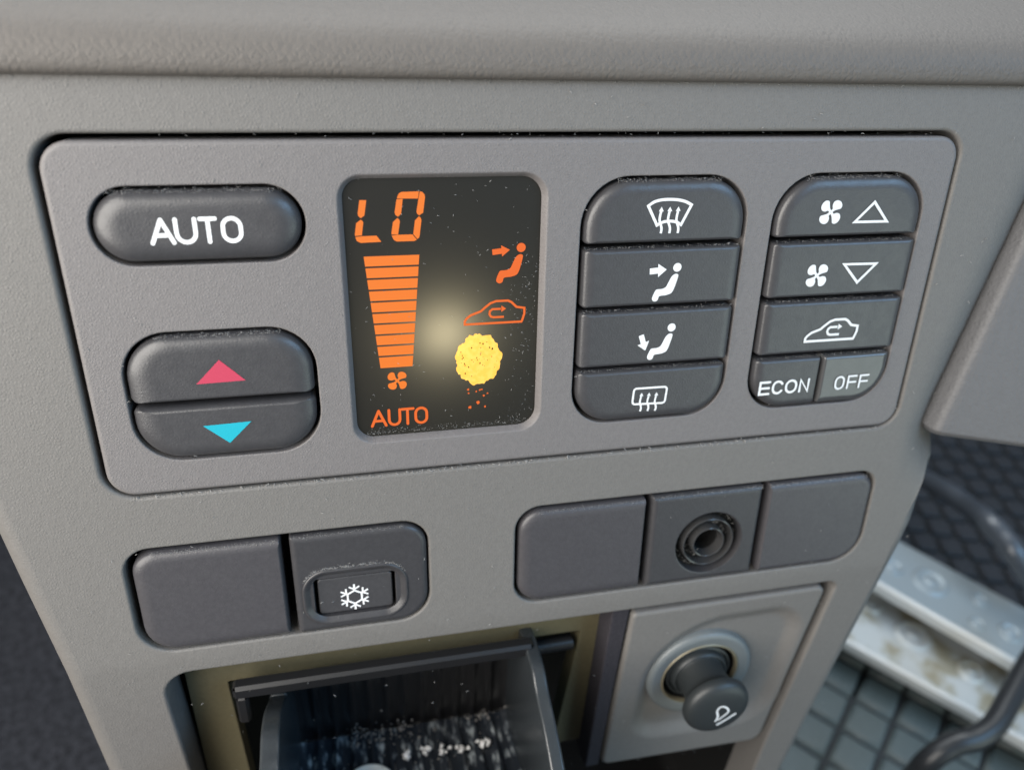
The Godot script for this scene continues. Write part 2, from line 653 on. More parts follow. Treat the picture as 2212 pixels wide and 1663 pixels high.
var M := {}
func make_materials() -> void:
	var t1 := mottle(3, 0.10, 60)
	var t2 := mottle(5, 0.14, 40)
	M.fascia = textured(plastic(lin(0.162, 0.154, 0.146), 0.55, 0.45, 0.085, 15.0), t1)
	M.face = textured(plastic(lin(0.172, 0.161, 0.160), 0.5, 0.45, 0.075, 14.0), t1)
	M.pad = textured(plastic(lin(0.130, 0.117, 0.106), 0.6, 0.4, 0.13, 26.0, "cell", 0.035), t1)
	M.knee = textured(plastic(lin(0.132, 0.132, 0.137), 0.55, 0.45, 0.18, 30.0), t1)
	M.button = textured(plastic(lin(0.056, 0.055, 0.059), 0.38, 0.55, 0.03, 16.0), t2)
	M.cover = textured(plastic(lin(0.066, 0.063, 0.069), 0.40, 0.5, 0.03, 16.0), t2)
	M.insert = textured(plastic(lin(0.050, 0.049, 0.053), 0.38, 0.5, 0.03, 16.0), t2)
	M.olive = textured(plastic(lin(0.115, 0.100, 0.058), 0.6, 0.4, 0.03, 20.0), t2)
	M.black = plastic(lin(0.012, 0.012, 0.013), 0.35, 0.5)
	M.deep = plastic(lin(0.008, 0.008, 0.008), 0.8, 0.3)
	M.tray = textured(plastic(lin(0.010, 0.010, 0.011), 0.3, 0.5, 0.02, 12.0), t2)
	M.soot = textured(plastic(Color(1, 1, 1), 0.22, 0.5, 0.05, 14.0, "simplex", 0.03), smear())
	M.soot.uv1_scale = Vector3(36.0, 14.0, 14.0)
	M.ash = plastic(lin(0.27, 0.26, 0.25), 0.95, 0.2, 0.25, 6.0, "simplex", 0.05)
	M.print = plastic(lin(0.72, 0.73, 0.74), 0.5, 0.4)
	M.red = plastic(lin(0.42, 0.045, 0.085), 0.5, 0.4)
	M.cyan = plastic(lin(0.012, 0.33, 0.42), 0.5, 0.4)
	for k in ["button", "cover", "insert", "fascia", "face"]:
		handled(M[k])
	M.lens = plastic(lin(0.011, 0.010, 0.008), 0.42, 0.5)
	M.lens.backlight_enabled = true
	M.lens.backlight = lin(0.10, 0.096, 0.082)
	M.amber = glow(Color(1.0, 0.51, 0.11), 0.94)
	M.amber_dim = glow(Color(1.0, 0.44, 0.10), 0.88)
	M.patch = glow(Color(1, 1, 1), 0.66)  # the film glows by itself in place of lamp light through it
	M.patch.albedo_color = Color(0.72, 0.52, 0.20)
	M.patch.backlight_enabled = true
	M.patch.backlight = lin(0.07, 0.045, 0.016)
	M.patch.emission_texture = patch_glow()
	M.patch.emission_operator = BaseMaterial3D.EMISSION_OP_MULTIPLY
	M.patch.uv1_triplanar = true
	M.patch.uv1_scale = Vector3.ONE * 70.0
	M.collar = plastic(lin(0.135, 0.15, 0.155), 0.4, 0.5, 0.02, 14.0)
	M.brass = plastic(lin(0.20, 0.175, 0.12), 0.45, 0.5)
	M.brass.metallic = 0.3
	M.knob = plastic(lin(0.024, 0.028, 0.030), 0.45, 0.5, 0.012, 12.0)
	M.alu = plastic(lin(0.30, 0.345, 0.37), 0.50, 0.5, 0.04, 40.0, "simplex", 0.02)  # darker than the lower channel: shade is put into the base colour
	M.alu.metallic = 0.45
	M.cheek = textured(plastic(lin(0.036, 0.042, 0.047), 0.24, 0.6, 0.03, 14.0), t2)
	M.mat = textured(plastic(lin(0.075, 0.098, 0.102), 0.5, 0.5, 0.1, 40.0), t2)
	M.alu_edge_highlight = plastic(lin(0.72, 0.73, 0.72), 0.35, 0.5)  # brighter than the web: the edge's highlight is put into its colour
	M.alu_edge_highlight.metallic = 0.4
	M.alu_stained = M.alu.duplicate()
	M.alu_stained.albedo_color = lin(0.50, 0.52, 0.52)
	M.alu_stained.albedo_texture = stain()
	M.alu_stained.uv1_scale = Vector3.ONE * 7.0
	M.mat_base = plastic(lin(0.020, 0.023, 0.026), 0.7, 0.4)
	M.carpet = textured(plastic(lin(0.060, 0.064, 0.078), 0.95, 0.2, 0.9, 60.0, "simplex", 0.06), mottle(17, 0.6, 300))
	M.rubber = plastic(lin(0.020, 0.022, 0.025), 0.35, 0.5)
	M.worn = textured(plastic(lin(0.075, 0.075, 0.077), 0.17, 0.55, 0.10, 40.0, "simplex", 0.010), t2)
	M.ring = plastic(lin(0.040, 0.040, 0.041), 0.16, 0.65)
	M.lining = plastic(lin(0.45, 0.44, 0.42), 0.9, 0.2)
	M.arm = plastic(lin(0.06, 0.07, 0.085), 0.3, 0.6)
	M.divider = textured(plastic(lin(0.048, 0.044, 0.052), 0.85, 0.3, 0.08, 12.0), mottle(23, 0.35, 500))
	M.mat_dark = textured(plastic(lin(0.030, 0.033, 0.040), 0.65, 0.4, 0.1, 40.0), t2)
	M.cream = plastic(lin(0.62, 0.62, 0.58), 0.4, 0.5)
	M.white = plastic(lin(0.8, 0.8, 0.8), 0.8, 0.3)
	M.dust = plastic(lin(0.29, 0.285, 0.28), 0.95, 0.2)

# ---------------------------------------------------------------- scene
func _ready() -> void:
	rng.seed = 7
	var t := deg_to_rad(TILT)
	A = Transform3D(Basis(Vector3(1, 0, 0), Vector3(0, cos(t), -sin(t)), Vector3(0, sin(t), cos(t))), Vector3(-0.095, 0.40, 0.0))
	# camera
	var cam := Camera3D.new()
	cam.name = "camera"
	add_child(cam)
	cam.transform = Transform3D(Basis(A.basis * ax, -(A.basis * ay), -(A.basis * az)).orthonormalized(), A * (eye * 0.001))
	var at := CameraAttributesPhysical.new()
	at.frustum_focal_length = 12.0 * FOC / 831.5
	at.frustum_focus_distance = 0.168
	at.frustum_near = 0.01
	at.frustum_far = 20.0
	at.exposure_aperture = at.frustum_focal_length / 2.4
	cam.attributes = at
	cam.fov = rad_to_deg(2.0 * atan(831.5 / FOC))
	cam.near = 0.01
	cam.far = 20.0
	cam.current = true
	# light of the car's cabin: even light from all round, and the side and front windows
	var env := Environment.new()
	env.background_mode = Environment.BG_COLOR
	env.background_color = Color(0.45, 0.465, 0.475)
	env.background_energy_multiplier = 1.0
	env.tonemap_mode = Environment.TONE_MAPPER_LINEAR
	env.tonemap_exposure = 1.0
	env.sdfgi_enabled = true
	env.ssao_enabled = true
	env.ssil_enabled = true
	var we := WorldEnvironment.new()
	we.name = "world_environment"
	we.environment = env
	add_child(we)
	window_light("left_window_light", Vector3(-0.39, 0.57, 0.26), Vector2(0.44, 0.62), Color(1.0, 0.98, 0.95), 0.74)
	window_light("right_window_light", Vector3(0.66, 1.00, 0.52), Vector2(0.75, 0.5), Color(0.62, 0.82, 1.0), 0.75)
	window_light("added_right_light", Vector3(0.60, 0.26, 0.62), Vector2(0.5, 0.45), Color(0.92, 1.0, 0.97), 0.16)  # added low light to brighten the lower right; no such source is seen
	window_light("windscreen_light", Vector3(0.05, 1.05, -0.40), Vector2(1.1, 0.6), Color(0.97, 0.99, 1.0), 1.1)
	make_materials()
	build_floor()
	build_roof()
	build_fascia()
	build_pad()
	build_climate()
	build_switches()
	build_ashtray()
	build_lighter()
	build_knee()
	build_footwell()
	build_dust()

func window_light(called: String, pos: Vector3, size: Vector2, c: Color, e: float) -> void:
	var l := AreaLight3D.new()
	l.name = called
	l.area_size = size
	l.light_color = c
	l.light_energy = e
	l.shadow_enabled = true
	l.set("area_range", 6.0)
	add_child(l)
	l.transform = Transform3D(Basis(), pos).looking_at(Vector3(0.0, 0.36, 0.0), Vector3(0.1, 1, 0.1))

# ---------------------------------------------------------------- the console face
var console: Node3D
var console_at := Transform3D()
var climate_hole := {}
var sw1 := {}
var sw2 := {}
var well := {}
func build_fascia() -> void:
	climate_hole = rrect(-1.2, 190.9, -73.2, 1.15, [7.0, 6.0, 6.0, 6.5], 10)
	sw1 = rrect(-0.8, 66.9, -115.3, -86.3, [8.0, 8.0, 6.5, 6.0], 8)
	sw2 = rrect(88.4, 188.8, -115.2, -86.2, [6.5, 9.0, 5.0, 6.5], 8)
	var e := [pB(345, 1462), pB(420, 1663), pB(1806, 1256), pB(1645, 1605)]
	well = shape([Vector2(e[1].x + 3.0, -262.0), Vector2(e[3].x - 4.0, -262.0), Vector2(e[3].x + 1.2, e[3].y), Vector2(e[2].x + 0.8, e[2].y), Vector2(e[0].x, e[0].y)], [6.0, 6.0, 8.0, 3.0, 7.0], 8)
	var l1 := pA(40, 1250, -3.0)
	var l2 := pA(135, 1445, -3.0)
	var l3 := pB(232, 1663, -3.0)
	var r1 := pA(2050, 960, -3.0)
	var r2 := pA(1955, 1140, -3.0)
	var r3 := pB(1760, 1510, -3.0)
	var r4 := pB(1682, 1663, -3.0)
	var body := shape([Vector2(l3.x + 6.0, -404.0), Vector2(r4.x - 12.0, -404.0), r4, r3, r2, r1, Vector2(r1.x + 44.0, 18.0), Vector2(l1.x - 14.0, 18.0), l1, l2, l3], [2.0, 2.0, 60.0, 60.0, 60.0, 60.0, 2.0, 2.0, 60.0, 60.0, 60.0], 3)
	var at := frame(95, -404)
	var o := thing("center_console", "grey grained plastic console face around the buttons, switches and ashtray", "console", at)
	var mb := MB.new()
	var R := 5.0
	var cuts := [-36.0, -100.0, -180.0, -300.0]
	for k in [6.0, -5.0, -15.0, -25.0, -47.0, -58.0, -68.0, -74.0, -80.0, -86.0, -92.0]:
		cuts.append(k)
	var ucuts := [60.0, 130.0]
	for k in 36:
		ucuts.append(192.5 + 1.6 * k)
	for i in 9:
		cuts.append(S0 - SL * i / 8.0)
	plate(mb, off(body, -R - 0.05), [off(climate_hole, 0.85), off(sw1, 0.65), off(sw2, 0.65), off(well, 0.95)], cuts, 0.0, ucuts)
	var prof := [[-R - 0.05, 0.0], [-R, 0.0]]
	for i in range(1, 9):
		var a := PI / 2.0 * i / 8.0
		prof.append([-R + R * sin(a), -R + R * cos(a)])
	prof.append([-2.0, -90.0])
	prof.reverse()
	sweep(mb, body, prof)
	sweep(mb, climate_hole, rimprof(0.8, -30.0))
	sweep(mb, sw1, rimprof(0.6, -9.0))
	sweep(mb, sw2, rimprof(0.6, -9.0))
	sweep(mb, well, rimprof(0.9, -12.0))
	commit(mb, "face", M.fascia, o, at)
	# near-black backs behind the openings; the dark of the gaps is painted in
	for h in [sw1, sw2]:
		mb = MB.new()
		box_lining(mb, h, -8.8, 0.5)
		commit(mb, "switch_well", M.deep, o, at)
	console = o
	console_at = at
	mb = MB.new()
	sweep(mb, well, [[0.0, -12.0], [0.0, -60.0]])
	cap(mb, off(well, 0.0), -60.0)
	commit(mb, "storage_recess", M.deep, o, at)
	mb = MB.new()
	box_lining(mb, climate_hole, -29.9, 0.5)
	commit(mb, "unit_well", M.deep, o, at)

func box_lining(mb: MB, s: Dictionary, w: float, grow: float) -> void:
	cap(mb, off(s, grow), w)

func build_pad() -> void:
	var at := frame(95, 10.0)
	var o := thing("dashboard_pad", "soft grey leather-grained dashboard lip overhanging the console face", "dashboard", at)
	var mb := MB.new()
	var prof := [[11.3, -8.0], [10.9, -1.2], [10.75, 0.4], [10.9, 1.5], [11.5, 2.4], [12.6, 2.9], [14.2, 2.9], [16.0, 2.4], [17.8, 1.3], [19.6, -0.5], [21.4, -3.2], [23.2, -7.0], [25.5, -13.0], [29.0, -25.0], [34.0, -48.0], [38.0, -90.0]]
	var p2 := PackedVector2Array()
	for p in prof:
		p2.append(Vector2(p[0], p[1]))
	var c := curve(p2, false, 4)
	var last := -1
	var nu := 40
	for i in c.size():
		var a := mb.v.size()
		for k in nu + 1:
			var u := -90.0 + 400.0 * k / nu
			mb.add(A * (Vector3(u, c[i].x, c[i].y) * 0.001))
		if last >= 0:
			for k in nu:
				mb.quad(last + k, last + k + 1, a + k + 1, a + k)
		last = a
	commit(mb, "pad_skin", M.pad, o, at)

# ---------------------------------------------------------------- the climate control unit
const Z3 := [0.0, 600.0, 0.78172]
const Z4 := [1200.0, 600.0, 0.66138]
const Z5 := [2050.0, 600.0, 0.67812]
const Z9 := [1200.0, 600.0, 0.24050]
const ZA := [2300.0, 650.0, 0.24050]
const ZC := [2750.0, 1150.0, 0.27125]
const ZD := [1050.0, 2050.0, 0.27125]
const ZH := [2300.0, 2200.0, 0.41322]
const ZI := [700.0, 2250.0, 0.67812]
const ZK := [2800.0, 1500.0, 0.83400]

func build_climate() -> void:
	var at := frame(95, -36)
	var o := thing("climate_control_unit", "grey climate control panel with dark buttons and amber lit display", "control panel", at)
	var mb := MB.new()
	var outer := rrect(0, 190, -72.4, 0, [5.5, 5.0, 5.0, 5.5], 10)
	var h_auto := rrect(6.2, 44.9, -22.9, -8.0, 7.4, 12)
	var h_rock := rrect(6.9, 44.6, -64.9, -36.3, [9.5, 9.5, 9.5, 9.5], 10)
	var h_c1 := rrect(100.9, 139.2, -64.6, -7.6, [9.0, 9.5, 10.0, 10.5], 10)
	var h_c2 := rrect(145.5, 183.9, -64.6, -7.6, [9.0, 9.5, 10.0, 10.5], 10)
	var h_disp := rrect(51.3, 93.3, -64.6, -6.7, [4.5, 5.0, 5.0, 4.5], 8)
	var e := 0.35
	var holes := []
	for h in [h_auto, h_rock, h_c1, h_c2]:
		holes.append(off(h, e + 0.05))
	holes.append(off(h_disp, 0.45))
	plate(mb, off(outer, -1.05), holes, [-15.0, -50.0], 0.3)
	var prof := [[0.0, -6.5]]
	prof.append_array(arcprof(0.0, -0.5, -1.0, 0.3))
	prof.append([-1.05, 0.3])
	sweep(mb, outer, prof)
	for h in [h_auto, h_rock, h_c1, h_c2]:
		sweep(mb, h, rimprof(e, -6.0, 0.3))
	sweep(mb, h_disp, [[0.45, 0.3], [0.4, 0.3], [0.2, 0.25], [0.05, 0.1], [-0.1, -0.1], [-0.75, -1.0], [-0.8, -1.6]])
	commit(mb, "faceplate", M.face, o, at)
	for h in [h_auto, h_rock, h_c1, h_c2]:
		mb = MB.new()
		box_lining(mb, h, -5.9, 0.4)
		commit(mb, "button_well", M.deep, o, at)  # black backing sheet: the shade of the gap is in its colour
	# buttons
	var g := 0.8
	var top := 1.6
	lift = 0.02
	var b := button(rrect(6.2 + g, 44.9 - g, -22.9 + g, -8.0 - g, 6.6, 12), 2.2, [4.6, 4.6, 4.2, 3.6], 2.0, "auto_button", M.button, o, at)
	mb = MB.new()
	var w := 2.2
	for q in [["A", 16.75, 21.3], ["U", 21.15, 25.3], ["T", 25.5, 28.95], ["O", 29.4, 33.4]]:
		letter(mb, q[0], q[1], q[2], -18.55, -13.45, 0.80, w)
	commit(mb, "lettering", M.print, b, at)
	# temperature rocker
	b = button(rrect(6.9 + g, 44.6 - g, -51.0, -36.3 - g, [1.2, 1.2, 8.7, 8.7], 10), 1.8, [5.0, 5.0, 1.0, 3.2], 1.7, "temperature_up_button", M.button, o, at)
	mb = MB.new()
	fill(mb, zA(Z3, [[1048, 958], [940, 1076], [1178, 1056]], 1.8), 1.8)
	commit(mb, "red_triangle", M.red, b, at)
	b = button(rrect(6.9 + g, 44.6 - g, -64.9 + g, -52.2, [8.7, 8.7, 1.2, 1.2], 10), 1.8, [5.0, 5.0, 3.4, 1.0], 1.7, "temperature_down_button", M.button, o, at)
	mb = MB.new()
	fill(mb, zA(Z3, [[972, 1276], [1205, 1252], [1103, 1356]], 1.8), 1.8)
	commit(mb, "blue_triangle", M.cyan, b, at)
	# air direction column
	var u0 := 100.9 + g
	var u1 := 139.2 - g
	var rows := [-7.6 - g, -22.2, -36.3, -50.5, -64.6 + g]
	var gp := 0.58
	b = button(rrect(u0, u1, rows[1] + gp, rows[0], [0.9, 0.9, 9.4, 9.9], 10), top, [3.0, 3.6, 1.0, 2.6], 1.4, "windscreen_button", M.button, o, at)
	mb = MB.new()
	windscreen_symbol(mb, top)
	commit(mb, "windscreen_symbol", M.print, b, at)
	b = button(rrect(u0, u1, rows[2] + gp, rows[1] - gp, 0.9, 5), top, [2.6, 2.6, 1.0, 1.0], 1.0, "face_vent_button", M.button, o, at)
	mb = MB.new()
	var hd: Vector2 = zA(Z5, [[723, 593]], top)[0]
	seat_symbol(mb, hd, 1.0, top)
	var ar := zA(Z5, [[570, 616], [664, 605]], top)
	block_arrow(mb, ar[0], ar[1], 0.68, 1.5, 2.0, top)
	commit(mb, "seat_symbol", M.print, b, at)
	b = button(rrect(u0, u1, rows[3] + gp, rows[2] - gp, 0.9, 5), top, [2.6, 2.6, 1.0, 1.0], 1.0, "foot_vent_button", M.button, o, at)
	mb = MB.new()
	hd = zA(Z5, [[691, 925]], top)[0]
	seat_symbol(mb, hd, 1.0, top)
	ar = zA(Z5, [[523, 968], [545, 1053]], top)
	block_arrow(mb, ar[0], ar[1], 0.62, 1.45, 2.0, top)
	commit(mb, "seat_symbol", M.print, b, at)
	b = button(rrect(u0, u1, rows[4], rows[3] - gp, [8.4, 8.9, 0.9, 0.9], 10), top, [2.8, 2.8, 2.6, 1.0], 1.2, "rear_window_button", M.button, o, at)
	mb = MB.new()
	rear_symbol(mb, top)
	commit(mb, "rear_window_symbol", M.print, b, at)
	# fan column
	u0 = 145.5 + g
	u1 = 183.9 - g
	b = button(rrect(u0, u1, rows[1] + gp, rows[0], [0.9, 0.9, 9.4, 9.9], 10), top, [3.0, 3.8, 1.0, 2.8], 1.4, "fan_up_button", M.button, o, at)
	mb = MB.new()
	fan_symbol(mb, zA(Z5, [[1571, 288]], top)[0], 2.75, top)
	stroke(mb, zA(Z5, [[1815, 232], [1703, 342], [1880, 338]], top), 0.66, top, true)
	commit(mb, "fan_symbol", M.print, b, at)
	b = button(rrect(u0, u1, rows[2] + gp, rows[1] - gp, 0.9, 5), top, [2.6, 2.6, 1.0, 1.0], 1.0, "fan_down_button", M.button, o, at)
	mb = MB.new()
	fan_symbol(mb, zA(Z5, [[1494, 638]], top)[0], 2.75, top)
	stroke(mb, zA(Z5, [[1646, 576], [1822, 571], [1716, 675]], top), 0.66, top, true)
	commit(mb, "fan_symbol", M.print, b, at)
	b = button(rrect(u0, u1, rows[3] + gp, rows[2] - gp, 0.9, 5), top, [2.6, 2.6, 1.0, 1.0], 1.0, "recirculation_button", M.button, o, at)
	mb = MB.new()
	var q0 := zA(ZC, [[985, 480], [1650, 440]], top)
	car_symbol(mb, q0[0], (q0[1].x - q0[0].x) / 0.955, 0.62, top)
	commit(mb, "car_symbol", M.print, b, at)
	b = button(rrect(u0, 163.9, rows[4], rows[3] - gp, [8.4, 0.7, 0.7, 0.9], 10), top, [2.6, 0.8, 2.2, 1.0], 1.1, "econ_button", M.button, o, at)
	mb = MB.new()
	for q in [["E", 147.85, 150.95], ["C", 151.35, 154.5], ["O", 154.9, 158.2], ["N", 158.7, 161.5]]:
		letter(mb, q[0], q[1], q[2], -60.1, -56.4, 0.6, top)
	commit(mb, "lettering", M.print, b, at)
	b = button(rrect(164.6, u1, rows[4], rows[3] - gp, [0.7, 8.9, 0.9, 0.7], 10), top, [0.8, 2.8, 2.2, 1.0], 1.1, "off_button", M.worn, o, at)
	mb = MB.new()
	for q in [["O", 168.6, 171.35], ["F", 172.05, 174.8], ["F", 175.35, 178.1]]:
		letter(mb, q[0], q[1], q[2], -60.2, -56.5, 0.5, top)
	commit(mb, "lettering", M.print, b, at)
	build_display(o, at, h_disp)

func windscreen_symbol(mb: MB, w: float) -> void:
	var topc := zA(ZA, [[548, 508], [640, 445], [760, 412], [885, 405], [1010, 412], [1130, 440], [1222, 490]], w)
	var low := zA(ZA, [[1055, 800], [1000, 765], [940, 748], [870, 745], [800, 752], [735, 775], [680, 808]], w)
	var loop := curve(topc, false, 4)
	loop.append_array(curve(low, false, 4))
	stroke(mb, loop, 0.62, w, true)
	for dx in [0.0, 132.0, 262.0]:
		var tip := zA(ZA, [[757 + dx, 520 - dx * 0.02], [745 + dx, 600]], w)
		heat_arrow(mb, zA(ZA, [[740 + dx, 935 - dx * 0.02], [750 + dx, 880], [748 + dx, 830], [730 + dx, 770], [722 + dx, 720], [732 + dx, 650], [748 + dx, 590]], w), tip[0], w, 0.55)

func heat_arrow(mb: MB, p: PackedVector2Array, tip: Vector2, w: float, sw: float) -> void:
	stroke(mb, curve(p, false, 4), sw, w, false, false)
	var n := p.size()
	arrow_head(mb, tip, tip - p[n - 1] + Vector2(0, 0.25), 0.98 * sw / 0.55, 0.56 * sw / 0.55, w)

func rear_symbol(mb: MB, w: float) -> void:
	var c := zA(Z5, [[467, 1355], [655, 1345], [672, 1247], [480, 1260]], w)
	var s := shape([c[0], c[1], c[2], c[3]], 0.9, 5)
	stroke(mb, off(s, -0.2), 0.5, w, true)
	for dx in [0.0, 41.0, 82.0]:
		var y0: float = -dx * 0.05
		var p := zA(Z5, [[515 + dx, 1388 + y0], [521 + dx, 1372 + y0], [519 + dx, 1355 + y0], [515 + dx, 1340 + y0], [518 + dx, 1322 + y0], [523 + dx, 1306 + y0], [526 + dx, 1286 + y0]], w)
		heat_arrow(mb, p.slice(0, 6), p[6], w, 0.48)

func build_display(o: Node3D, at: Transform3D, h: Dictionary) -> void:
	var mb := MB.new()
	var c := Vector2(79.3, -47.0)
	var pts := PackedVector2Array()
	for k in 90:
		var a := TAU * k / 90.0
		var r := 1.0 + 0.03 * sin(a * 7.0 + 1.0) + 0.03 * sin(a * 13.0) + 0.018 * sin(a * 29.0 + 2.0) + rng.randf_range(-0.018, 0.018)
		pts.append(c + Vector2(cos(a) * 5.15, sin(a) * 5.95) * r)
	plate(mb, off(h, -0.5), [pts], [c.y], -1.3)
	var d := commit(mb, "display", M.lens, o, at)
	var w := -1.3
	lift = 0.03
	# the lamp behind the lens, in its housing
	mb = MB.new()
	sweep(mb, h, [[-0.4, -1.35], [-0.4, -24.0]])
	cap(mb, off(h, -0.4), -24.0)
	commit(mb, "lamp_housing", M.deep, d, at)
	var l := AreaLight3D.new()
	l.name = "display_lamp_light"
	l.area_size = Vector2(0.004, 0.004)
	l.light_color = Color(1.0, 0.95, 0.82)
	l.light_energy = 0.00085
	l.shadow_enabled = true
	add_child(l)
	var lf := frame(72.0, -40.5, -10.0)
	l.transform = Transform3D(lf.basis.rotated(lf.basis.y, PI), lf.origin)
	# two seven-segment digits
	var seg := [
		[[610, 625], [718, 625], [690, 865], [632, 908], [592, 870], [584, 830]],
		[[632, 930], [662, 950], [672, 975], [650, 1175], [545, 1185], [540, 1160], [560, 985]],
		[[548, 1200], [650, 1188], [880, 1178], [955, 1275], [630, 1292], [570, 1262]],
		[[1197, 600], [1205, 560], [1232, 515], [1270, 497], [1540, 487], [1525, 600]],
		[[1190, 612], [1288, 606], [1262, 838], [1212, 885], [1172, 855], [1160, 815]],
		[[1552, 487], [1590, 495], [1628, 535], [1636, 580], [1606, 820], [1545, 862], [1512, 838], [1502, 800], [1535, 590]],
		[[1205, 902], [1236, 930], [1243, 960], [1216, 1160], [1114, 1162], [1112, 1130], [1135, 965]],
		[[1114, 1178], [1216, 1165], [1440, 1158], [1508, 1240], [1470, 1262], [1195, 1270], [1150, 1245]],
		[[1540, 876], [1568, 900], [1580, 935], [1553, 1170], [1545, 1205], [1518, 1230], [1452, 1155], [1478, 940]]]
	for s in seg:
		mb = MB.new()
		fill(mb, zA(Z9, s, w), w)
		commit(mb, "digit_segment", M.amber, d, at)
	# fan level bars
	for k in 10:
		var v1 := -22.95 - 2.455 * k
		var v0 := v1 - 2.455 + (0.38 if k < 9 else 0.0)
		var f0 := (v0 + 22.95) / -24.55
		var f1 := (v1 + 22.95) / -24.55
		mb = MB.new()
		fill(mb, PackedVector2Array([Vector2(55.6 + 2.2 * f0, v0), Vector2(66.9 - 2.2 * f0, v0), Vector2(66.9 - 2.2 * f1, v1), Vector2(55.6 + 2.2 * f1, v1)]), w)
		commit(mb, "level_bar", M.amber, d, at)
	mb = MB.new()
	fan_symbol(mb, zA(Z4, [[437, 1250]], w)[0], 2.15, w)
	commit(mb, "fan_symbol", M.amber, d, at)
	mb = MB.new()
	for q in [["A", 55.0, 58.7], ["U", 58.8, 61.8], ["T", 61.6, 64.8], ["O", 64.7, 67.8]]:
		letter(mb, q[0], q[1], q[2], -61.6, -57.35, 0.62, w)
	commit(mb, "auto_lettering", M.amber_dim, d, at)
	mb = MB.new()
	seat_symbol(mb, zA(Z4, [[1140, 495]], w)[0], 1.0, w)
	var ar := zA(Z4, [[976, 522], [1076, 508]], w)
	block_arrow(mb, ar[0], ar[1], 0.6, 1.2, 1.8, w)
	commit(mb, "seat_symbol", M.amber_dim, d, at)
	mb = MB.new()
	var q0 := zA(Z4, [[820, 932], [1146, 916]], w)
	car_symbol(mb, q0[0], (q0[1].x - q0[0].x) / 0.97, 0.5, w)
	commit(mb, "car_symbol", M.amber_dim, d, at)
	# the worn patch and flakes below it; their own glow imitates the lamp behind
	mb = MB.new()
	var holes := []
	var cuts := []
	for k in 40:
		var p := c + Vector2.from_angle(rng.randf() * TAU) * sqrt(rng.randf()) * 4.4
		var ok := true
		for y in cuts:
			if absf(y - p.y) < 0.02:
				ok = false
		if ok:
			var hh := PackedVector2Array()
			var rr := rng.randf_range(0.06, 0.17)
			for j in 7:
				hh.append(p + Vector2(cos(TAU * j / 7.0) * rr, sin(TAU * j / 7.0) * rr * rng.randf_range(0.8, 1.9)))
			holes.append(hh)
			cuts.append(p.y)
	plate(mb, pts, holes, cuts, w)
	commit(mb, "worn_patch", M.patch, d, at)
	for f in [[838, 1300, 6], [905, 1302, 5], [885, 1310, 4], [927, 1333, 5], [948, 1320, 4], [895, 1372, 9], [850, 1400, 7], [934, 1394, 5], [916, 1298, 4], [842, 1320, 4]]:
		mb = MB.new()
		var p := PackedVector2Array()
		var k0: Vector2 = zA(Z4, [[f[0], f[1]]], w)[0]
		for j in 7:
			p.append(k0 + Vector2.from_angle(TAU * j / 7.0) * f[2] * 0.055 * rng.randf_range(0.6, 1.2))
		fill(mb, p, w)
		commit(mb, "worn_flake", M.amber_dim, d, at)

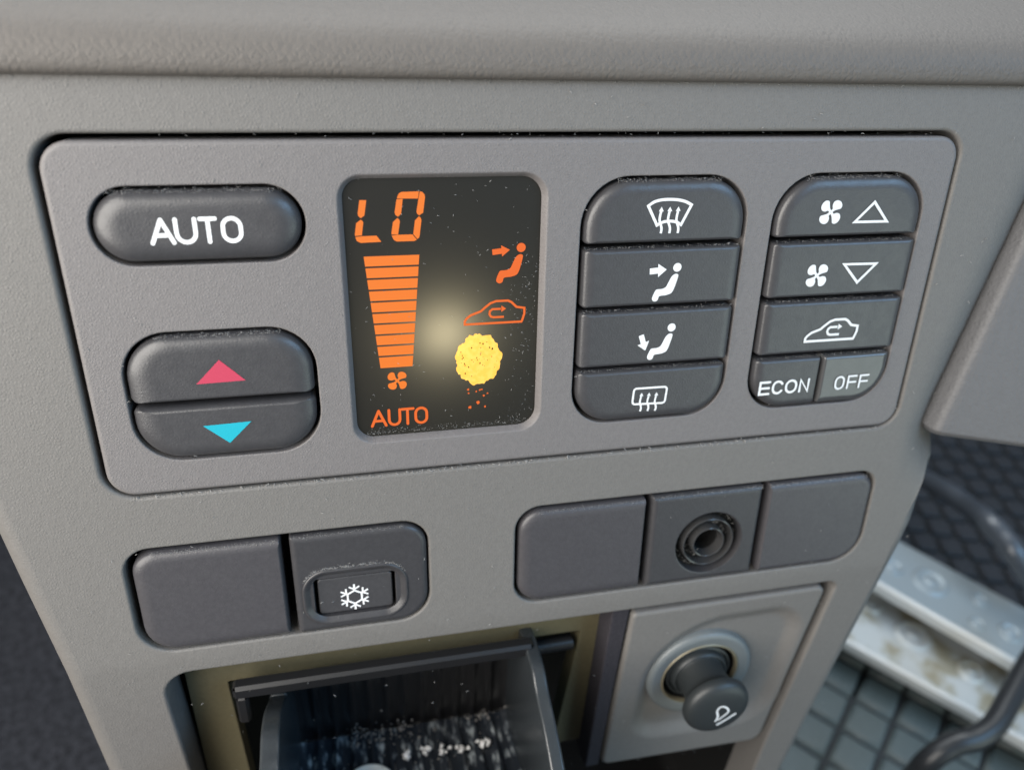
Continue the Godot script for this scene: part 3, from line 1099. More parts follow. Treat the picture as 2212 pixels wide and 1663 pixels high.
# ---------------------------------------------------------------- the switch row
func build_switches() -> void:
	var g := 0.5
	# blank, snowflake
	blank(rrect(-0.8 + 1.5, 32.9, -115.3 + g, -86.3 - 1.2, [7.0, 0.6, 0.6, 5.5], 8), "blank grey switch cover beside the snowflake switch", M.cover, 0.6, [3.2, 0.7, 3.0, 2.4])
	var at := frame(50, -101)
	var o := thing("air_conditioning_switch", "dark switch with white snowflake on a small inset button", "switch", at)
	var outer := rrect(34.9, 66.9 - g, -115.3 + g, -86.3 - 0.9, [0.6, 7.5, 6.0, 0.6], 8)
	var oval := rrect(36.6, 61.6, -112.9, -97.0, 6.0, 8)
	var bh := rrect(39.3, 58.6, -111.3, -99.9, 0.8, 5)
	var mb := MB.new()
	plate(mb, off(outer, -1.55), [off(oval, 0.05)], [-105.0], 0.5)
	var prof := [[0.0, -7.0]]
	prof.append_array(arcprof(0.0, -0.7, -1.5, 0.5))
	prof.append([-1.55, 0.5])
	sweep(mb, outer, prof)
	commit(mb, "housing", M.insert, o, at)
	mb = MB.new()
	sweep(mb, oval, [[0.05, 0.5], [0.0, 0.5], [-0.15, 0.75], [-0.4, 0.85], [-0.8, 0.75], [-1.8, 0.0], [-1.85, 0.0]])
	plate(mb, off(oval, -1.85), [off(bh, 0.25)], [-105.0], 0.0)
	sweep(mb, bh, rimprof(0.2, -5.0))
	commit(mb, "surround", M.insert, o, at)
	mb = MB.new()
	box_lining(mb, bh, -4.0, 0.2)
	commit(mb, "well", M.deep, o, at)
	var bs := rrect(40.1, 57.9, -111.0, -100.6, 0.9, 5)
	var b := button(bs, -0.9, [0.5, 0.5, 0.5, 0.5], 0.5, "button", M.button, o, at, -3.9)
	mb = MB.new()
	lift = 0.02
	var c := (zA(ZD, [[1032, 690]], -0.9))[0] as Vector2
	for k in 6:
		var d := Vector2.UP.rotated(TAU * k / 6.0) * -1.0
		var n := Vector2(-d.y, d.x)
		stroke(mb, PackedVector2Array([c + d * 1.85, c + d * 3.75]), 0.46, -0.9, false, false)
		for sg in [-1.0, 1.0]:
			stroke(mb, PackedVector2Array([c + d * 2.25, c + d * 3.05 + n * sg * 1.25]), 0.42, -0.9, false, false)
	var hx := PackedVector2Array()
	for k in 6:
		hx.append(c + Vector2.UP.rotated(TAU * k / 6.0) * 1.95)
	stroke(mb, hx, 0.46, -0.9, true)
	commit(mb, "snowflake", M.print, b, at)
	# blank, socket, blank
	blank(rrect(88.4 + 0.9, 122.4, -115.2 + g, -86.2 - 1.2, [6.0, 0.6, 0.6, 5.8], 8), "blank grey switch cover between the snowflake switch and the round socket", M.cover, 0.6, [3.2, 0.7, 3.0, 2.4])
	blank(rrect(157.0, 188.8 - g, -115.2 + g, -86.2 - 1.0, [0.6, 8.5, 4.5, 0.6], 8), "blank grey switch cover between the round socket and the console's outer edge", M.cover, 0.45, [0.7, 1.6, 1.6, 2.2])
	at = frame(140, -101)
	o = thing("round_socket", "square dark switch insert with a round ringed socket", "socket", at)
	outer = rrect(124.0, 155.2, -115.2 + g, -86.2 - 0.9, 0.6, 5)
	mb = MB.new()
	var sc := Vector2(141.2, -103.0)
	plate(mb, off(outer, -1.55), [circ(sc, 9.75)], [-103.0], 0.4)
	prof = [[0.0, -7.0]]
	prof.append_array(arcprof(0.0, -1.4, -1.5, 0.4))
	prof.append([-1.55, 0.4])
	sweep(mb, outer, prof)
	lathe(mb, sc, [[9.75, 0.4], [9.7, 0.4], [9.45, 0.3], [9.35, 0.1], [9.2, -2.8]])
	commit(mb, "body", M.insert, o, at)
	mb = MB.new()
	lathe(mb, sc, [[9.2, -2.8], [7.2, -2.8]])
	lathe(mb, sc, [[6.5, -2.4], [4.6, -2.4]])
	lathe(mb, sc, [[3.7, -2.5], [3.6, -6.0], [0.05, -6.0]])
	commit(mb, "socket_floor", M.deep, o, at)
	mb = MB.new()
	lathe(mb, sc, [[7.5, -2.8], [7.3, -0.3], [7.2, 0.0], [7.0, 0.1], [6.8, 0.0], [6.7, -0.3], [6.4, -2.4]])
	commit(mb, "outer_ring", M.ring, o, at)
	mb = MB.new()
	lathe(mb, sc, [[4.9, -2.4], [4.6, -0.1], [4.5, 0.2], [4.3, 0.3], [4.1, 0.2], [4.0, -0.1], [3.7, -2.5]])
	commit(mb, "inner_ring", M.ring, o, at)

func blank(s: Dictionary, label: String, m: Material, top: float, ins: Array) -> void:
	var c := Vector2.ZERO
	for p in s.c:
		c += p / 4.0
	var at := frame(c.x, c.y)
	var o := thing("blank_switch_cover", label, "switch cover", at, "blank switch covers in the switch row")
	button(s, top, ins, 1.4, "cover", m, o, at, -7.0)

# ---------------------------------------------------------------- ashtray
func build_ashtray() -> void:
	var wo := -9.0
	var a := pB(492, 1472, wo)
	var b := pB(1255, 1362, wo)
	var b2 := pB(1205, 1560, wo)
	var a2 := pB(545, 1663, wo)
	var mb := MB.new()
	var mid := (a.y + b.y) / 2.0
	var slope := (b2.x - b.x) / (b2.y - b.y)
	var bot := -199.0
	var outline := PackedVector2Array([Vector2(4.6, bot), Vector2(a2.x, bot), Vector2(a.x, mid), Vector2(b.x, mid), Vector2(b.x + slope * (bot + 12.0 - mid), bot + 12.0), Vector2(115.0, bot + 12.0), Vector2(117.4, -118.0), Vector2(4.6, -118.0)])
	var s := shape([outline[0], outline[1], outline[2], outline[3], outline[4], outline[5], outline[6], outline[7]], 0.5, 3)
	var prof := [[0.0, wo - 6.0]]
	prof.append_array(arcprof(0.0, wo - 0.3, -0.3, wo, 3))
	cap(mb, sweep(mb, s, prof), wo)
	var fp := commit(mb, "ashtray_frame", M.olive, console, console_at)
	fp.set_meta("label", "olive brown plastic frame around the open ashtray")
	# the tray, swung out of the frame
	var xl0 := 24.6
	var xl1 := 29.2
	var xr0 := 92.6
	var xr1 := 96.4
	var at := frame(60, -178)
	var o := thing("ashtray", "open black plastic ashtray swung out of its frame, dusty with ash", "ashtray", at)
	for k in 2:
		var side := MB.new()
		var e0 := xl0 if k == 0 else xr0
		var e1 := xl1 if k == 0 else xr1
		var path := [[592, 1508, -5.0], [587, 1535, 5.0], [580, 1580, 13.0], [577, 1625, 18.0], [574, 1663, 22.0], [568, 1760, 31.0]]
		if k == 1:
			path = [[1145, 1394, -2.0], [1160, 1440, 5.0], [1175, 1497, 11.0], [1190, 1560, 18.0], [1203, 1620, 24.0], [1208, 1663, 28.0], [1212, 1740, 35.0]]
		var first := pB(path[0][0], path[0][1], path[0][2]).y
		var top_edge := [[-34.0, first - 16.0], [-14.0, first - 3.0], [-7.0, first - 0.4]]
		for q in path:
			top_edge.append([q[2], pB(q[0], q[1], q[2]).y])
		top_edge.append([42.0, top_edge[top_edge.size() - 1][1] + 3.0])
		var pe := PackedVector2Array()
		for q in top_edge:
			pe.append(Vector2(q[0], q[1]))
		pe = curve(pe, false, 5)
		var n := pe.size()
		var cols := [[e0, -1.0, -190.0], [e0, 0.0, -0.7], [e0 + 0.3, 0.0, -0.2], [e0 + 0.8, 0.0, 0.0], [e1 - 0.8, 0.0, 0.0], [e1 - 0.3, 0.0, -0.2], [e1, 0.0, -0.7], [e1, -1.0, -190.0]]
		var idx := []
		for cdef in cols:
			idx.append(side.v.size())
			for q in pe:
				side.add(F(Vector3(cdef[0], cdef[2] if cdef[1] < 0.0 else q.y + cdef[2], q.x)))
		for j in cols.size() - 1:
			for i in n - 1:
				side.quad(idx[j] + i, idx[j] + i + 1, idx[j + 1] + i + 1, idx[j + 1] + i)
		commit(side, "side_cheek", M.cheek, o, at)
	# back wall with upright ribs
	mb = MB.new()
	var wb := -20.0
	var yb := pB(880, 1562, wb).y
	corrugated(mb, [[-137.0, wb + 1.0], [-150.0, wb], [yb + 2.0, wb - 0.5], [yb, wb + 1.0]], xl1, xr0, 12, 0.9, false)
	commit(mb, "back_wall", M.tray, o, at)
	mb = MB.new()
	corrugated(mb, [[yb, wb + 1.0], [yb - 0.8, wb + 4.0], [yb - 0.5, wb + 14.0], [yb + 1.0, wb + 28.0], [yb + 6.0, 40.0]], xl1, xr0, 12, 1.1, true)
	commit(mb, "tray_floor", M.soot, o, at)
	mb = MB.new()
	slab_uv(mb, Vector2(xl1 - 1.0, yb - 3.0), Vector2(xr0 + 1.0, -146.0), 40.5, 43.0)
	commit(mb, "front_wall", M.tray, o, at)
	# hinge bar with its bracket, and the pin
	mb = MB.new()
	var hl := pB(502, 1486, -2.5)
	var hr := pB(1150, 1397, -2.5)
	var hy := (hl.y + hr.y) / 2.0
	slab_uv(mb, Vector2(hl.x, hy - 2.2), Vector2(hr.x, hy + 2.0), -4.5, -0.5)
	commit(mb, "hinge_bar", M.black, o, at)
	mb = MB.new()
	slab_uv(mb, Vector2(hl.x + 0.3, hy - 12.0), Vector2(hl.x + 3.2, hy - 2.4), -4.4, -1.2)
	commit(mb, "hinge_bracket", M.black, o, at)
	mb = MB.new()
	var p0 := pB(1160, 1397, -9.0)
	var p1 := pB(1236, 1386, -9.0)
	var py := (p0.y + p1.y) / 2.0
	tube(mb, [F(Vector3(xr1 - 0.5, py, -9.0)), F(Vector3(p1.x - 0.4, py, -9.0)), F(Vector3(p1.x, py, -9.0))], [0.0021, 0.0021, 0.0017])
	commit(mb, "hinge_pin", M.black, o, at)
	# what lies in it
	var st := MB.new()
	var g := RandomNumberGenerator.new()
	g.seed = 21
	for k in 190:
		var u := 0.0
		var ss := 0.0
		var w := 0.0
		if k < 110:
			var q: Array = [[50.0, 2.5], [56.0, 3.5], [46.0, 2.0], [60.0, 2.0]][k % 4]
			u = g.randfn(q[0], q[1])
			w = wb + 1.5 + absf(g.randfn(0.0, 1.6))
			ss = yb - 0.2 + absf(g.randfn(0.0, 2.6)) * (1.0 if w < wb + 3.5 else 0.15)
		elif k < 135:
			u = g.randfn(84.0, 3.5)
			w = wb + 1.6 + absf(g.randfn(0.0, 1.0))
			ss = yb + absf(g.randfn(0.0, 1.8))
		else:
			u = g.randf_range(xl1 + 2.0, xr0 - 2.0)
			w = g.randf_range(wb + 2.0, wb + 20.0)
			ss = yb - 0.4
		crumb(st, F(Vector3(u, ss, w)), g.randf_range(0.15, 0.6) * 0.001, g)
	at = frame(60, yb)
	var ash := commit(st, "ash", M.ash, self, at)
	ash.transform = at
	ash.set_meta("kind", "stuff")
	ash.set_meta("label", "pale grey cigarette ash crumbs scattered in the ashtray")
	ash.set_meta("category", "ash")
	# pale cap and paper scraps on the floor of the tray
	var dc := F(Vector3(48.6, yb + 0.4, wb + 21.5))
	at = Transform3D(Basis(), dc)
	o = thing("bottle_cap", "pale round cap lying in the open ashtray", "cap", at)
	mb = MB.new()
	var up := frame(48, -176).basis.y
	disc(mb, dc, up, [[0.0078, -0.001], [0.0081, 0.0006], [0.0080, 0.0022], [0.0075, 0.0028], [0.0068, 0.0026], [0.0064, 0.0014], [0.0002, 0.0013]])
	commit(mb, "cap_shell", M.cream, o, at)
	for k in 5:
		mb = MB.new()
		var sp := F(Vector3([66.0, 72.0, 77.5, 83.0, 60.5][k], yb + 0.4, wb + [11.5, 11.8, 12.0, 12.0, 11.6][k]))
		for j in 7:
			crumb(mb, sp + Vector3(g.randfn(0, 0.0011), g.randf_range(0.0, 0.0012), g.randfn(0, 0.0009)), g.randf_range(0.6, 1.2) * 0.001, g)
		at = Transform3D(Basis(), sp)
		o = thing("paper_scrap", "small white crumpled scrap on the ashtray floor", "scrap", at, "white scraps in the ashtray")
		commit(mb, "crumpled_paper", M.white, o, at)

func crumb(mb: MB, c: Vector3, r: float, g: RandomNumberGenerator) -> void:
	var i := mb.v.size()
	for d in [Vector3(1, 0, 0), Vector3(-1, 0, 0), Vector3(0, 1, 0), Vector3(0, -1, 0), Vector3(0, 0, 1), Vector3(0, 0, -1)]:
		mb.add(c + (d as Vector3).rotated(Vector3(0.5, 0.7, 0.5).normalized(), g.randf() * 0.6) * r * g.randf_range(0.5, 1.4))
	for f in [[0, 2, 4], [2, 1, 4], [1, 3, 4], [3, 0, 4], [2, 0, 5], [1, 2, 5], [3, 1, 5], [0, 3, 5]]:
		mb.tri(i + f[0], i + f[1], i + f[2])

func disc(mb: MB, c: Vector3, up: Vector3, prof: Array, n := 40) -> void:
	var x := up.cross(Vector3(0, 0, 1)).normalized()
	var y := x.cross(up)
	var last := -1
	for q in prof:
		var a := mb.v.size()
		for k in n:
			mb.add(c + (x * cos(TAU * k / n) + y * -sin(TAU * k / n)) * q[0] + up * q[1])
		if last >= 0:
			for k in n:
				var j := (k + 1) % n
				mb.quad(last + k, last + j, a + j, a + k)
		last = a

# a sheet bent along a path of [s, w] with rounded ribs across u
func corrugated(mb: MB, path: Array, u0: float, u1: float, ribs: int, h: float, lying: bool) -> void:
	var p2 := PackedVector2Array()
	for q in path:
		p2.append(Vector2(q[0], q[1]))
	var c := curve(p2, false, 4)
	var nu := ribs * 8
	var last := -1
	for i in c.size():
		var d := (c[mini(i + 1, c.size() - 1)] - c[maxi(i - 1, 0)]).normalized()
		var nn := Vector2(d.y, -d.x)
		if nn.y + nn.x < 0.0:
			nn = -nn
		var a := mb.v.size()
		for k in nu + 1:
			var f := float(k) / nu
			var bump := pow(0.5 + 0.5 * cos(TAU * f * ribs), 3.0) * h
			var q := c[i] + nn * bump
			mb.add(F(Vector3(lerpf(u0, u1, f), q.x, q.y)))
		if last >= 0:
			for k in nu:
				mb.quad(last + k, a + k, a + k + 1, last + k + 1)
		last = a

func slab_uv(mb: MB, p0: Vector2, p1: Vector2, w0: float, w1: float) -> void:
	var c := (p0 + p1) / 2.0
	var f := frame(c.x, c.y, (w0 + w1) / 2.0)
	slab(mb, f.origin, f.basis, Vector3((p1.x - p0.x) / 2.0, (p1.y - p0.y) / 2.0, (w1 - w0) / 2.0) * 0.001, minf(0.0008, (w1 - w0) * 0.0002))

# ---------------------------------------------------------------- cigarette lighter
func build_lighter() -> void:
	var c := [pB(1297, 1656), pB(1640, 1600), pB(1791, 1267), pB(1367, 1328)]
	var at := frame(150, -190)
	var o := thing("lighter_plate", "grey plastic plate with sunken round field holding the cigarette lighter", "plate", at)
	var s := shape([c[0], c[1], c[2], c[3]], [3.0, 5.0, 2.5, 2.0], 6)
	# a shallow rounded dish is pressed into the plate
	var ctr := (pB(1405, 1480) + pB(1617, 1420)) / 2.0 + Vector2(0.3, -1.5)
	var dish := shape([Vector2(c[0].x + 8.5, c[0].y + 11.0), Vector2(c[1].x - 1.0, c[1].y + 11.0), Vector2(c[2].x - 5.0, c[2].y - 6.5), Vector2(c[3].x + 8.5, c[3].y - 7.0)], [9.0, 12.0, 10.0, 24.0], 10)
	var mb := MB.new()
	var prof := [[0.0, -16.0], [-0.3, -1.5]]
	prof.append_array(arcprof(-0.3, -1.2, -1.4, -0.2, 6))
	prof.append([-1.45, -0.2])
	sweep(mb, s, prof)
	plate(mb, off(s, -1.45), [off(dish, 2.0)], [ctr.y], -0.2)
	var dp := []
	for i in 13:
		var f := i / 12.0
		dp.append([2.0 - 6.0 * f, -0.2 - 2.0 * (0.5 - 0.5 * cos(PI * f))])
	sweep(mb, dish, dp)
	plate(mb, off(dish, -4.0), [circ(ctr, 15.6)], [ctr.y], -2.2)
	commit(mb, "plate", M.fascia, o, at)
	mb = MB.new()
	lathe(mb, ctr, [[16.6, -2.25], [16.5, -0.9], [16.2, -0.3], [15.6, 0.15], [14.8, 0.3], [12.6, 0.0], [12.3, -0.2]])
	commit(mb, "socket_collar", M.collar, o, at)
	mb = MB.new()
	lathe(mb, ctr, [[12.3, -0.2], [12.0, 0.15], [11.7, 0.1], [11.5, -0.4], [11.4, -1.2]])
	commit(mb, "brass_lip", M.brass, o, at)
	mb = MB.new()
	lathe(mb, ctr, [[11.4, -1.2], [11.2, -5.0], [10.9, -7.0], [0.1, -7.2]])
	commit(mb, "socket_tube", M.black, o, at)
	mb = MB.new()
	var dv := shape([c[0] + Vector2(-4.6, -1.0), c[0] + Vector2(-0.15, -1.0), c[3] + Vector2(-0.15, 3.5), c[3] + Vector2(-5.4, 3.5)], 0.4, 3)
	var dvp := [[0.0, -20.0]]
	dvp.append_array(arcprof(0.0, -1.9, -0.6, -1.3, 4))
	dvp.append([-0.65, -1.3])
	cap(mb, sweep(mb, dv, dvp), -1.3)
	commit(mb, "divider_strip", M.divider, console, console_at)
	# the lighter itself
	at = frame(ctr.x, ctr.y, -1.0)
	o = thing("cigarette_lighter", "dark push-in cigarette lighter with domed knob and white symbol", "lighter", at)
	mb = MB.new()
	lathe(mb, ctr, [[10.2, -6.5], [10.2, -2.0], [10.0, -1.2], [9.6, -1.0], [9.3, -1.3], [9.2, -1.8], [8.8, -1.6], [8.6, -0.4], [8.4, 0.2], [8.0, 0.5], [7.6, 0.4], [7.4, 0.2]])
	lathe(mb, ctr, [[7.4, 0.2], [7.1, 0.8], [7.0, 3.5], [7.2, 6.0], [7.7, 7.6], [8.6, 8.6]])
	commit(mb, "neck", M.knob, o, at)
	mb = MB.new()
	var kp := lathe(mb, ctr, [[8.6, 8.6], [9.3, 8.9], [9.75, 9.5], [9.9, 10.3], [9.85, 11.1], [9.6, 11.8], [9.1, 12.4], [8.3, 12.9], [7.2, 13.25], [5.5, 13.5], [3.5, 13.65], [1.5, 13.7]])
	cap(mb, kp, 13.7)
	var k := commit(mb, "knob", M.knob, o, at)
	mb = MB.new()
	lift = 0.03
	var pp := PackedVector2Array()
	for q in [[925, 1222], [950, 1172], [942, 1138], [956, 1104], [992, 1086], [1030, 1096], [1046, 1122], [1028, 1148], [948, 1208]]:
		var d := zz(ZH, q[0], q[1])
		pp.append(pB(d.x, d.y, 13.6))
	var l0 := zz(ZH, 935, 1250)
	var l1 := zz(ZH, 1113, 1143)
	stroke_dome(mb, curve(pp, false, 4), 0.62, ctr)
	stroke_dome(mb, curve(PackedVector2Array([pB(l0.x, l0.y, 13.4), (pB(l0.x, l0.y, 13.4) + pB(l1.x, l1.y, 13.4)) / 2.0, pB(l1.x, l1.y, 13.4)]), false, 6), 0.8, ctr)
	commit(mb, "symbol", M.print, k, at)

func stroke_dome(mb: MB, pts: PackedVector2Array, width: float, c: Vector2) -> void:
	# a painted line that follows the domed knob
	lift += 0.004
	var n := pts.size()
	var last := -1
	for i in n:
		var d := (pts[mini(i + 1, n - 1)] - pts[maxi(i - 1, 0)]).normalized()
		var s := Vector2(-d.y, d.x) * width / 2.0
		var a := mb.v.size()
		for q in [pts[i] - s, pts[i], pts[i] + s]:
			mb.add(F(Vector3(q.x, q.y, dome_w(q.distance_to(c)) + lift)))
		if last >= 0:
			for k in 2:
				mb.quad(last + k, a + k, a + k + 1, last + k + 1)
		last = a

func dome_w(r: float) -> float:
	var t := [[0.0, 13.7], [1.5, 13.7], [3.5, 13.65], [5.5, 13.5], [7.2, 13.25], [8.3, 12.9], [9.1, 12.4], [9.6, 11.8]]
	for i in t.size() - 1:
		if r <= t[i + 1][0]:
			return lerpf(t[i][1], t[i + 1][1], (r - t[i][0]) / (t[i + 1][0] - t[i][0]))
	return 11.5

# ---------------------------------------------------------------- lower dashboard beside the console
func build_knee() -> void:
	var e := [pA(2252, 460, 2.0), pA(2223, 524, 2.0), pA(2146, 690, 2.0), pA(2079, 831, 2.0), pA(2031, 930, 2.0)]
	var at := frame(220, -85)
	var o := thing("lower_dashboard_panel", "grey grained lower dashboard panel overlapping the console's edge", "dashboard panel", at)
	var mb := MB.new()
	# rows run down the left edge, columns across to the right and out towards the seats
	var rows := []
	var top: Vector2 = e[0] + (e[0] - e[1]) / (e[0].y - e[1].y) * (30.0 - e[0].y)
	rows.append(top)
	for q in e:
		rows.append(q)
	var grid := []
	for r in rows:
		grid.append(r)
	var cols := [[-1.2, -14.0], [-1.05, -2.2], [-0.75, -1.1], [-0.2, -0.35], [0.6, 0.15], [2.0, 0.6], [20.0, 6.0], [60.0, 18.0], [140.0, 42.0]]
	var idx := []
	var b0 := pA(2063, 958, 2.0)
	var b1 := pA(2212, 1006, 14.0)
	var sl := (b1.y - b0.y) / (b1.x - b0.x)
	for i in grid.size():
		idx.append(mb.v.size())
		var g: Vector2 = grid[i]
		for c in cols:
			var y: float = g.y
			if i == grid.size() - 1:
				y = g.y + c[0] * sl * 0.85
			mb.add(A * (Vector3(g.x + c[0], y, 2.0 + c[1]) * 0.001))
	# rounded lower edge
	for k in range(1, 8):
		idx.append(mb.v.size())
		var a := PI / 2.0 * k / 6.0
		var g: Vector2 = grid[grid.size() - 1]
		for c in cols:
			var y: float = g.y + c[0] * sl * 0.85 - 3.0 * sin(minf(a, PI / 2.0))
			var w: float = 2.0 + c[1] - 4.0 * (1.0 - cos(minf(a, PI / 2.0))) - (60.0 if k == 7 else 0.0)
			mb.add(A * (Vector3(g.x + c[0] + 0.5 * k, y, w) * 0.001))
	for i in idx.size() - 1:
		for k in cols.size() - 1:
			mb.quad(idx[i] + k, idx[i + 1] + k, idx[i + 1] + k + 1, idx[i] + k + 1)
	commit(mb, "panel_skin", M.knee, o, at)

# ---------------------------------------------------------------- floor and footwell
func build_floor() -> void:
	var mb := MB.new()
	var n := FastNoiseLite.new()
	n.seed = 4
	n.frequency = 9.0
	n.fractal_octaves = 3
	var N := 120
	for j in N + 1:
		for i in N + 1:
			var x := -1.5 + 3.0 * i / N
			var z := -1.6 + 2.6 * j / N
			var y := n.get_noise_2d(x, z) * 0.006
			# the carpet rises towards the bulkhead, with folds
			var k := clampf((-z - 0.45) / 0.5, 0.0, 1.0)
			y += k * k * 0.35 + k * n.get_noise_2d(x * 0.7 + 3.0, z * 0.9) * 0.11
			mb.add(Vector3(x, y - 0.004, z))
	for j in N:
		for i in N:
			var a := j * (N + 1) + i
			mb.quad(a, a + N + 1, a + N + 2, a + 1)
	var f := commit(mb, "floor", M.carpet, self, Transform3D())
	f.set_meta("kind", "structure")
	f.set_meta("label", "dark carpeted car floor below the console")
	f.set_meta("category", "floor")

func build_roof() -> void:
	# the car's roof lining, above the picture: it keeps the light off everything that faces up
	var mb := MB.new()
	slab(mb, Vector3(0.0, 1.16, 0.65), Basis(), Vector3(0.75, 0.02, 1.0), 0.004)
	var o := commit(mb, "ceiling", M.lining, self, Transform3D())
	o.set_meta("kind", "structure")
	o.set_meta("label", "pale roof lining of the car above the console")
	o.set_meta("category", "ceiling")

func build_footwell() -> void:
	# rubber mat with raised lozenges
	var h := 0.012
	var zc := zz(ZK, 545, 1458)
	var za := zz(ZK, 736, 1568)
	var zb := zz(ZK, 486, 1599)
	var c := pH(zc.x, zc.y, h + 0.003)
	var va := pH(za.x, za.y, h + 0.003) - c
	var vb := pH(zb.x, zb.y, h + 0.003) - c
	var at := Transform3D(Basis(), Vector3(c.x, h, c.z))
	var o := thing("floor_mat", "grey rubber floor mat with raised lozenge tiles", "floor mat", at)
	var mb := MB.new()
	var e := Basis(va.normalized(), Vector3.UP, va.normalized().cross(Vector3.UP))
	slab(mb, c + va * 1.5 + vb * 1.0 + Vector3(0, -0.006, 0), e, Vector3(0.20, 0.003, 0.12), 0.001)
	commit(mb, "mat_base", M.mat_base, o, at)
	for i in range(-12, 14):
		for j in range(-24, 16):
			var q := c + va * i + vb * j
			var px := pixel(q)
			if px.y < 1330.0 + (px.x - 1819.0) * 0.557 or px.x < 1600.0 or px.y > 1800.0 or px.x > 2330.0:
				continue
			mb = MB.new()
			var k := 0.445
			var rim := [q - va * k - vb * k, q + va * k - vb * k, q + va * k + vb * k, q - va * k + vb * k]
			var a0 := mb.v.size()
			for p in rim:
				mb.add(Vector3(p.x, h, p.z))
			for p in rim:
				var d: Vector3 = q.lerp(p, 0.9)
				mb.add(Vector3(d.x, h + 0.0028, d.z))
			for p in rim:
				var d: Vector3 = q.lerp(p, 0.78)
				mb.add(Vector3(d.x, h + 0.0034, d.z))
			for r in 2:
				for x in 4:
					var y := (x + 1) % 4
					mb.quad(a0 + r * 4 + y, a0 + r * 4 + x, a0 + r * 4 + 4 + x, a0 + r * 4 + 4 + y)
			mb.quad(a0 + 11, a0 + 10, a0 + 9, a0 + 8)
			commit(mb, "tile", M.mat, o, at)
	# a second, darker mat behind the channels
	var m2 := pH(2110, 1120, h)
	at = Transform3D(Basis(), m2)
	o = thing("floor_mat", "dark rubber mat with large tread blocks behind the aluminium channels", "floor mat", at)
	mb = MB.new()
	slab(mb, m2 + Vector3(0.06, -0.004, -0.04), Basis(Vector3.UP, 0.5), Vector3(0.30, 0.004, 0.22), 0.001)
	commit(mb, "mat_base", M.mat_base, o, at)
	for i in range(-10, 14):
		for j in range(-10, 12):
			var q: Vector3 = m2 + Basis(Vector3.UP, 0.5) * Vector3(i * 0.025 + (j % 2) * 0.0125, 0.001, j * 0.0155 - 0.03)
			var px := pixel(q)
			if px.y > 1190.0 + (px.x - 1949.0) * 0.6 or px.x < 1850.0 or px.x > 2330.0 or px.y < 930.0:
				continue
			mb = MB.new()
			slab(mb, q, Basis(Vector3.UP, 0.5 + PI / 4.0), Vector3(0.0082, 0.0026, 0.0082), 0.0016)
			commit(mb, "tile", M.mat_dark, o, at)
	# two embossed aluminium channels
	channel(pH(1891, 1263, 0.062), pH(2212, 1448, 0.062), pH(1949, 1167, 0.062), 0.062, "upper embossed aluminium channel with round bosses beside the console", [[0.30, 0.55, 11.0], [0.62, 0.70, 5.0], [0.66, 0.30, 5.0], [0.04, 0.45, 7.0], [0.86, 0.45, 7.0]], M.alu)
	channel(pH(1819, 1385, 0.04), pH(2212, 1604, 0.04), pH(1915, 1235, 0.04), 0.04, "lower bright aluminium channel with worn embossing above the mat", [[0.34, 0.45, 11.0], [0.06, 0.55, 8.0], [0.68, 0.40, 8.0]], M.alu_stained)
	# black hose in front of them
	var pts := []
	for q in [[1960, 1700, 0.05], [2005, 1645, 0.075], [2060, 1608, 0.085], [2110, 1594, 0.088], [2150, 1565, 0.09], [2182, 1510, 0.092], [2230, 1425, 0.095], [2300, 1330, 0.10]]:
		pts.append(pH(q[0], q[1], q[2]))
	pts = smooth3(pts)
	var rad := []
	for p in pts:
		rad.append(0.0060)
	mb = MB.new()
	tube(mb, pts, rad, 16)
	at = Transform3D(Basis(), pts[0])
	o = thing("rubber_hose", "thick black rubber hose bent in front of the aluminium channels", "hose", at)
	commit(mb, "hose", M.rubber, o, at)
	# glossy dark lever behind them
	pts = []
	for q in [[1950, 1010, 0.05], [2040, 1058, 0.08], [2090, 1092, 0.09], [2130, 1122, 0.105], [2165, 1158, 0.105], [2200, 1205, 0.10], [2260, 1290, 0.08]]:
		pts.append(pH(q[0], q[1], q[2]))
	pts = smooth3(pts)
	rad = []
	for p in pts:
		rad.append(0.007)
	mb = MB.new()
	tube(mb, pts, rad, 16)
	at = Transform3D(Basis(), pts[0])
	o = thing("pedal_arm", "curved dark pedal arm behind the aluminium channels", "pedal arm", at)
	commit(mb, "arm", M.arm, o, at)

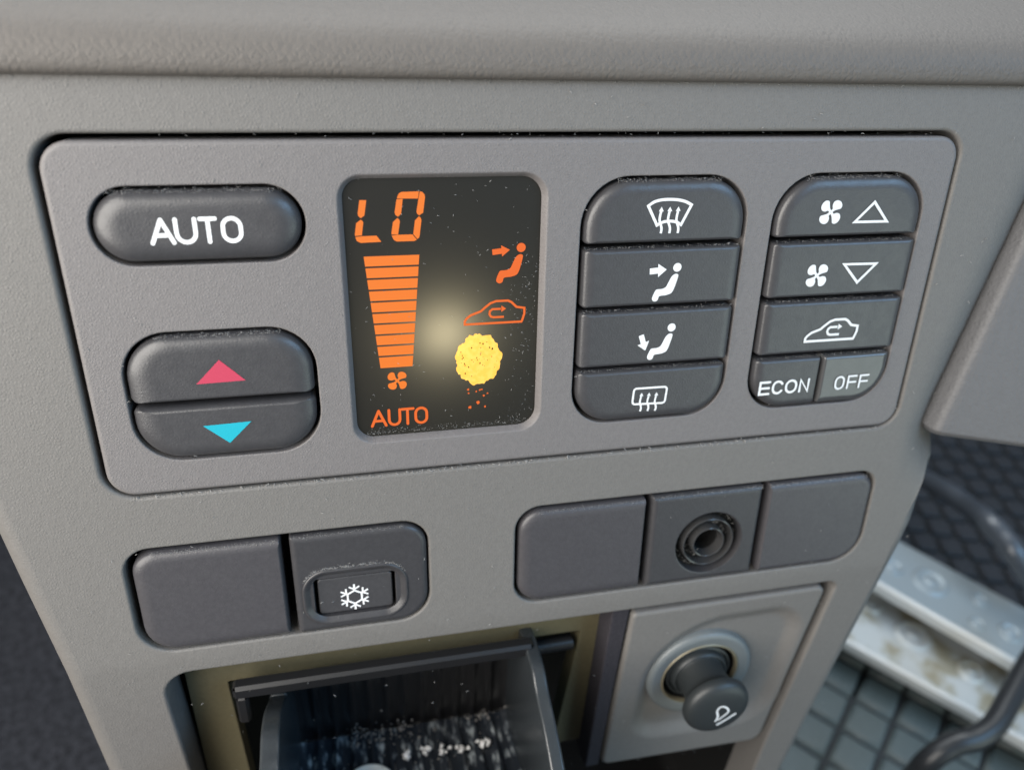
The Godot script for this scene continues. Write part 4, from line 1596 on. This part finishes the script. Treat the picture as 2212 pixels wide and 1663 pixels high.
func channel(a: Vector3, b: Vector3, c: Vector3, h: float, label: String, bosses: Array, m: Material) -> void:
	var d := (b - a).normalized()
	var s := (c - a) - d * d.dot(c - a)
	var wdt := s.length()
	s = s.normalized()
	var at := Transform3D(Basis(), Vector3(a.x, 0.012, a.z))
	var o := thing("aluminium_channel", label, "metal channel", at)
	var L := 0.42
	var o0 := a - d * 0.16
	# cross section from the near foot over the rolled edge to the far foot: [across, height]
	var sec := [[0.0004, -0.0065], [0.0, -0.003], [0.0004, 0.0006], [0.0014, 0.0018], [0.0028, 0.0018], [0.0040, 0.0008], [0.0052, 0.0], [wdt - 0.003, 0.0], [wdt - 0.001, -0.0008], [wdt, -0.003], [wdt, -h + 0.0125]]
	var mb := MB.new()
	var idx := []
	for q in sec:
		idx.append(mb.v.size())
		mb.add(o0 + s * q[0] + Vector3.UP * q[1])
		mb.add(o0 + d * L + s * q[0] + Vector3.UP * q[1])
	for i in range(6, sec.size() - 1):
		mb.quad(idx[i], idx[i] + 1, idx[i + 1] + 1, idx[i + 1])
	commit(mb, "channel_web", m, o, at)
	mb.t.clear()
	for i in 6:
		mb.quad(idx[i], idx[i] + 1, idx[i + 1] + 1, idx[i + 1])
	commit(mb, "rolled_edge", M.alu_edge_highlight, o, at)
	for q in bosses:
		mb = MB.new()
		var p: Vector3 = a + (b - a) * q[0] + s * wdt * q[1] + Vector3.UP * 0.0001
		var r: float = q[2] * 0.001
		disc(mb, p, Vector3.UP, [[r * 1.1, -0.0005], [r * 0.97, 0.0008], [r * 0.86, 0.0014], [r * 0.74, 0.0011], [r * 0.64, 0.0002], [r * 0.42, 0.0002], [r * 0.3, 0.0008], [r * 0.12, 0.0012], [r * 0.01, 0.0012]], 28)
		commit(mb, "boss", m, o, at)

# ---------------------------------------------------------------- dust
func build_dust() -> void:
	var fib := MB.new()
	tube(fib, [Vector3(-0.5, 0, 0), Vector3(-0.15, 0.12, 0.05), Vector3(0.2, 0.05, 0.12), Vector3(0.5, -0.12, 0.05)], [0.05, 0.09, 0.08, 0.04], 5)
	var tmp := commit(fib, "lint", M.dust, self, Transform3D())
	var mesh := tmp.mesh
	remove_child(tmp)
	tmp.free()
	var xs: Array[Transform3D] = []
	var g := RandomNumberGenerator.new()
	g.seed = 11
	var add := func(u: float, s: float, w: float, l: float) -> void:
		var b := Basis(Vector3(g.randfn(0, 1), g.randfn(0, 1), g.randfn(0, 1)).normalized(), g.randf() * TAU)
		b = b.scaled(Vector3.ONE * l * 0.0012)
		xs.append(Transform3D(b, F(Vector3(u, s, w))))
	# loose specks on every face
	for k in 420:
		add.call(g.randf_range(-12, 205), g.randf_range(-200, 10), 0.35, g.randf_range(0.2, 0.7))
	for k in 110:
		add.call(g.randf_range(52.5, 92), g.randf_range(-63, -7.5), -1.2, g.randf_range(0.15, 0.5))
	for k in 120:
		add.call(g.randf_range(86, 92), g.randf_range(-63, -20), -1.2, g.randf_range(0.15, 0.4))
	for k in 240:
		add.call(g.randf_range(54, 91), -63.3 + absf(g.randfn(0, 0.6)), -1.2, g.randf_range(0.1, 0.35))
	# lint caught along the upper flanks of buttons and covers
	for r in [[10, 41, -8.9, 0.9], [14, 38, -37.2, 0.9], [108, 132, -8.5, 0.6], [152, 176, -8.5, 0.6], [102, 138, -22.9, 0.5], [102, 138, -37.0, 0.5], [102, 138, -51.2, 0.5], [147, 182, -22.9, 0.5], [147, 182, -37.0, 0.5], [147, 182, -51.2, 0.5], [5, 32, -87.9, 0.0], [36, 62, -87.6, 0.0], [94, 122, -88.0, 0.0], [125, 155, -87.6, 0.0], [157, 186, -87.6, 0.0]]:
		for k in int((r[1] - r[0]) * 16.0):
			add.call(g.randf_range(r[0], r[1]), r[2] + g.randfn(0, 0.3), r[3] + g.randfn(0, 0.2), g.randf_range(0.08, 0.3) * (1.5 if g.randf() < 0.06 else 1.0))
	# along the lower seam of the unit and round the snowflake switch
	for k in 260:
		add.call(g.randf_range(4, 187), -73.2 + g.randfn(0, 0.25), 0.0, g.randf_range(0.2, 0.8))
	for k in 70:
		add.call(g.randf_range(20, 187), 0.9 + g.randfn(0, 0.3), -0.6, g.randf_range(0.15, 0.4))
	for k in 320:
		var f := g.randf()
		var u := lerpf(37.0, 61.0, f)
		var e := maxf(0.0, absf(u - 49.0) - 6.6) / 6.0
		add.call(u, -97.0 - 6.0 * (1.0 - sqrt(maxf(0.0, 1.0 - e * e))) + 0.1 + absf(g.randfn(0, 0.35)), 0.55, g.randf_range(0.12, 0.5))
	for k in 300:
		var a := g.randf() * TAU
		var r: float = [8.4, 5.6, 8.6, 5.4][k % 4] + g.randfn(0, 0.35)
		add.call(141.2 + cos(a) * r, -103.0 + sin(a) * r, -2.4, g.randf_range(0.2, 0.7))
	for k in 200:
		add.call(g.randf_range(-20, 205), 10.6 + g.randfn(0, 0.25), 0.3, g.randf_range(0.2, 0.6))
	var mm := MultiMesh.new()
	mm.transform_format = MultiMesh.TRANSFORM_3D
	mm.mesh = mesh
	mm.instance_count = xs.size()
	for i in xs.size():
		mm.set_instance_transform(i, xs[i])
	var o := MultiMeshInstance3D.new()
	o.name = "dust"
	o.multimesh = mm
	o.set_meta("kind", "stuff")
	o.set_meta("label", "pale dust specks and lint on the panel and in its seams")
	o.set_meta("category", "dust")
	add_child(o)
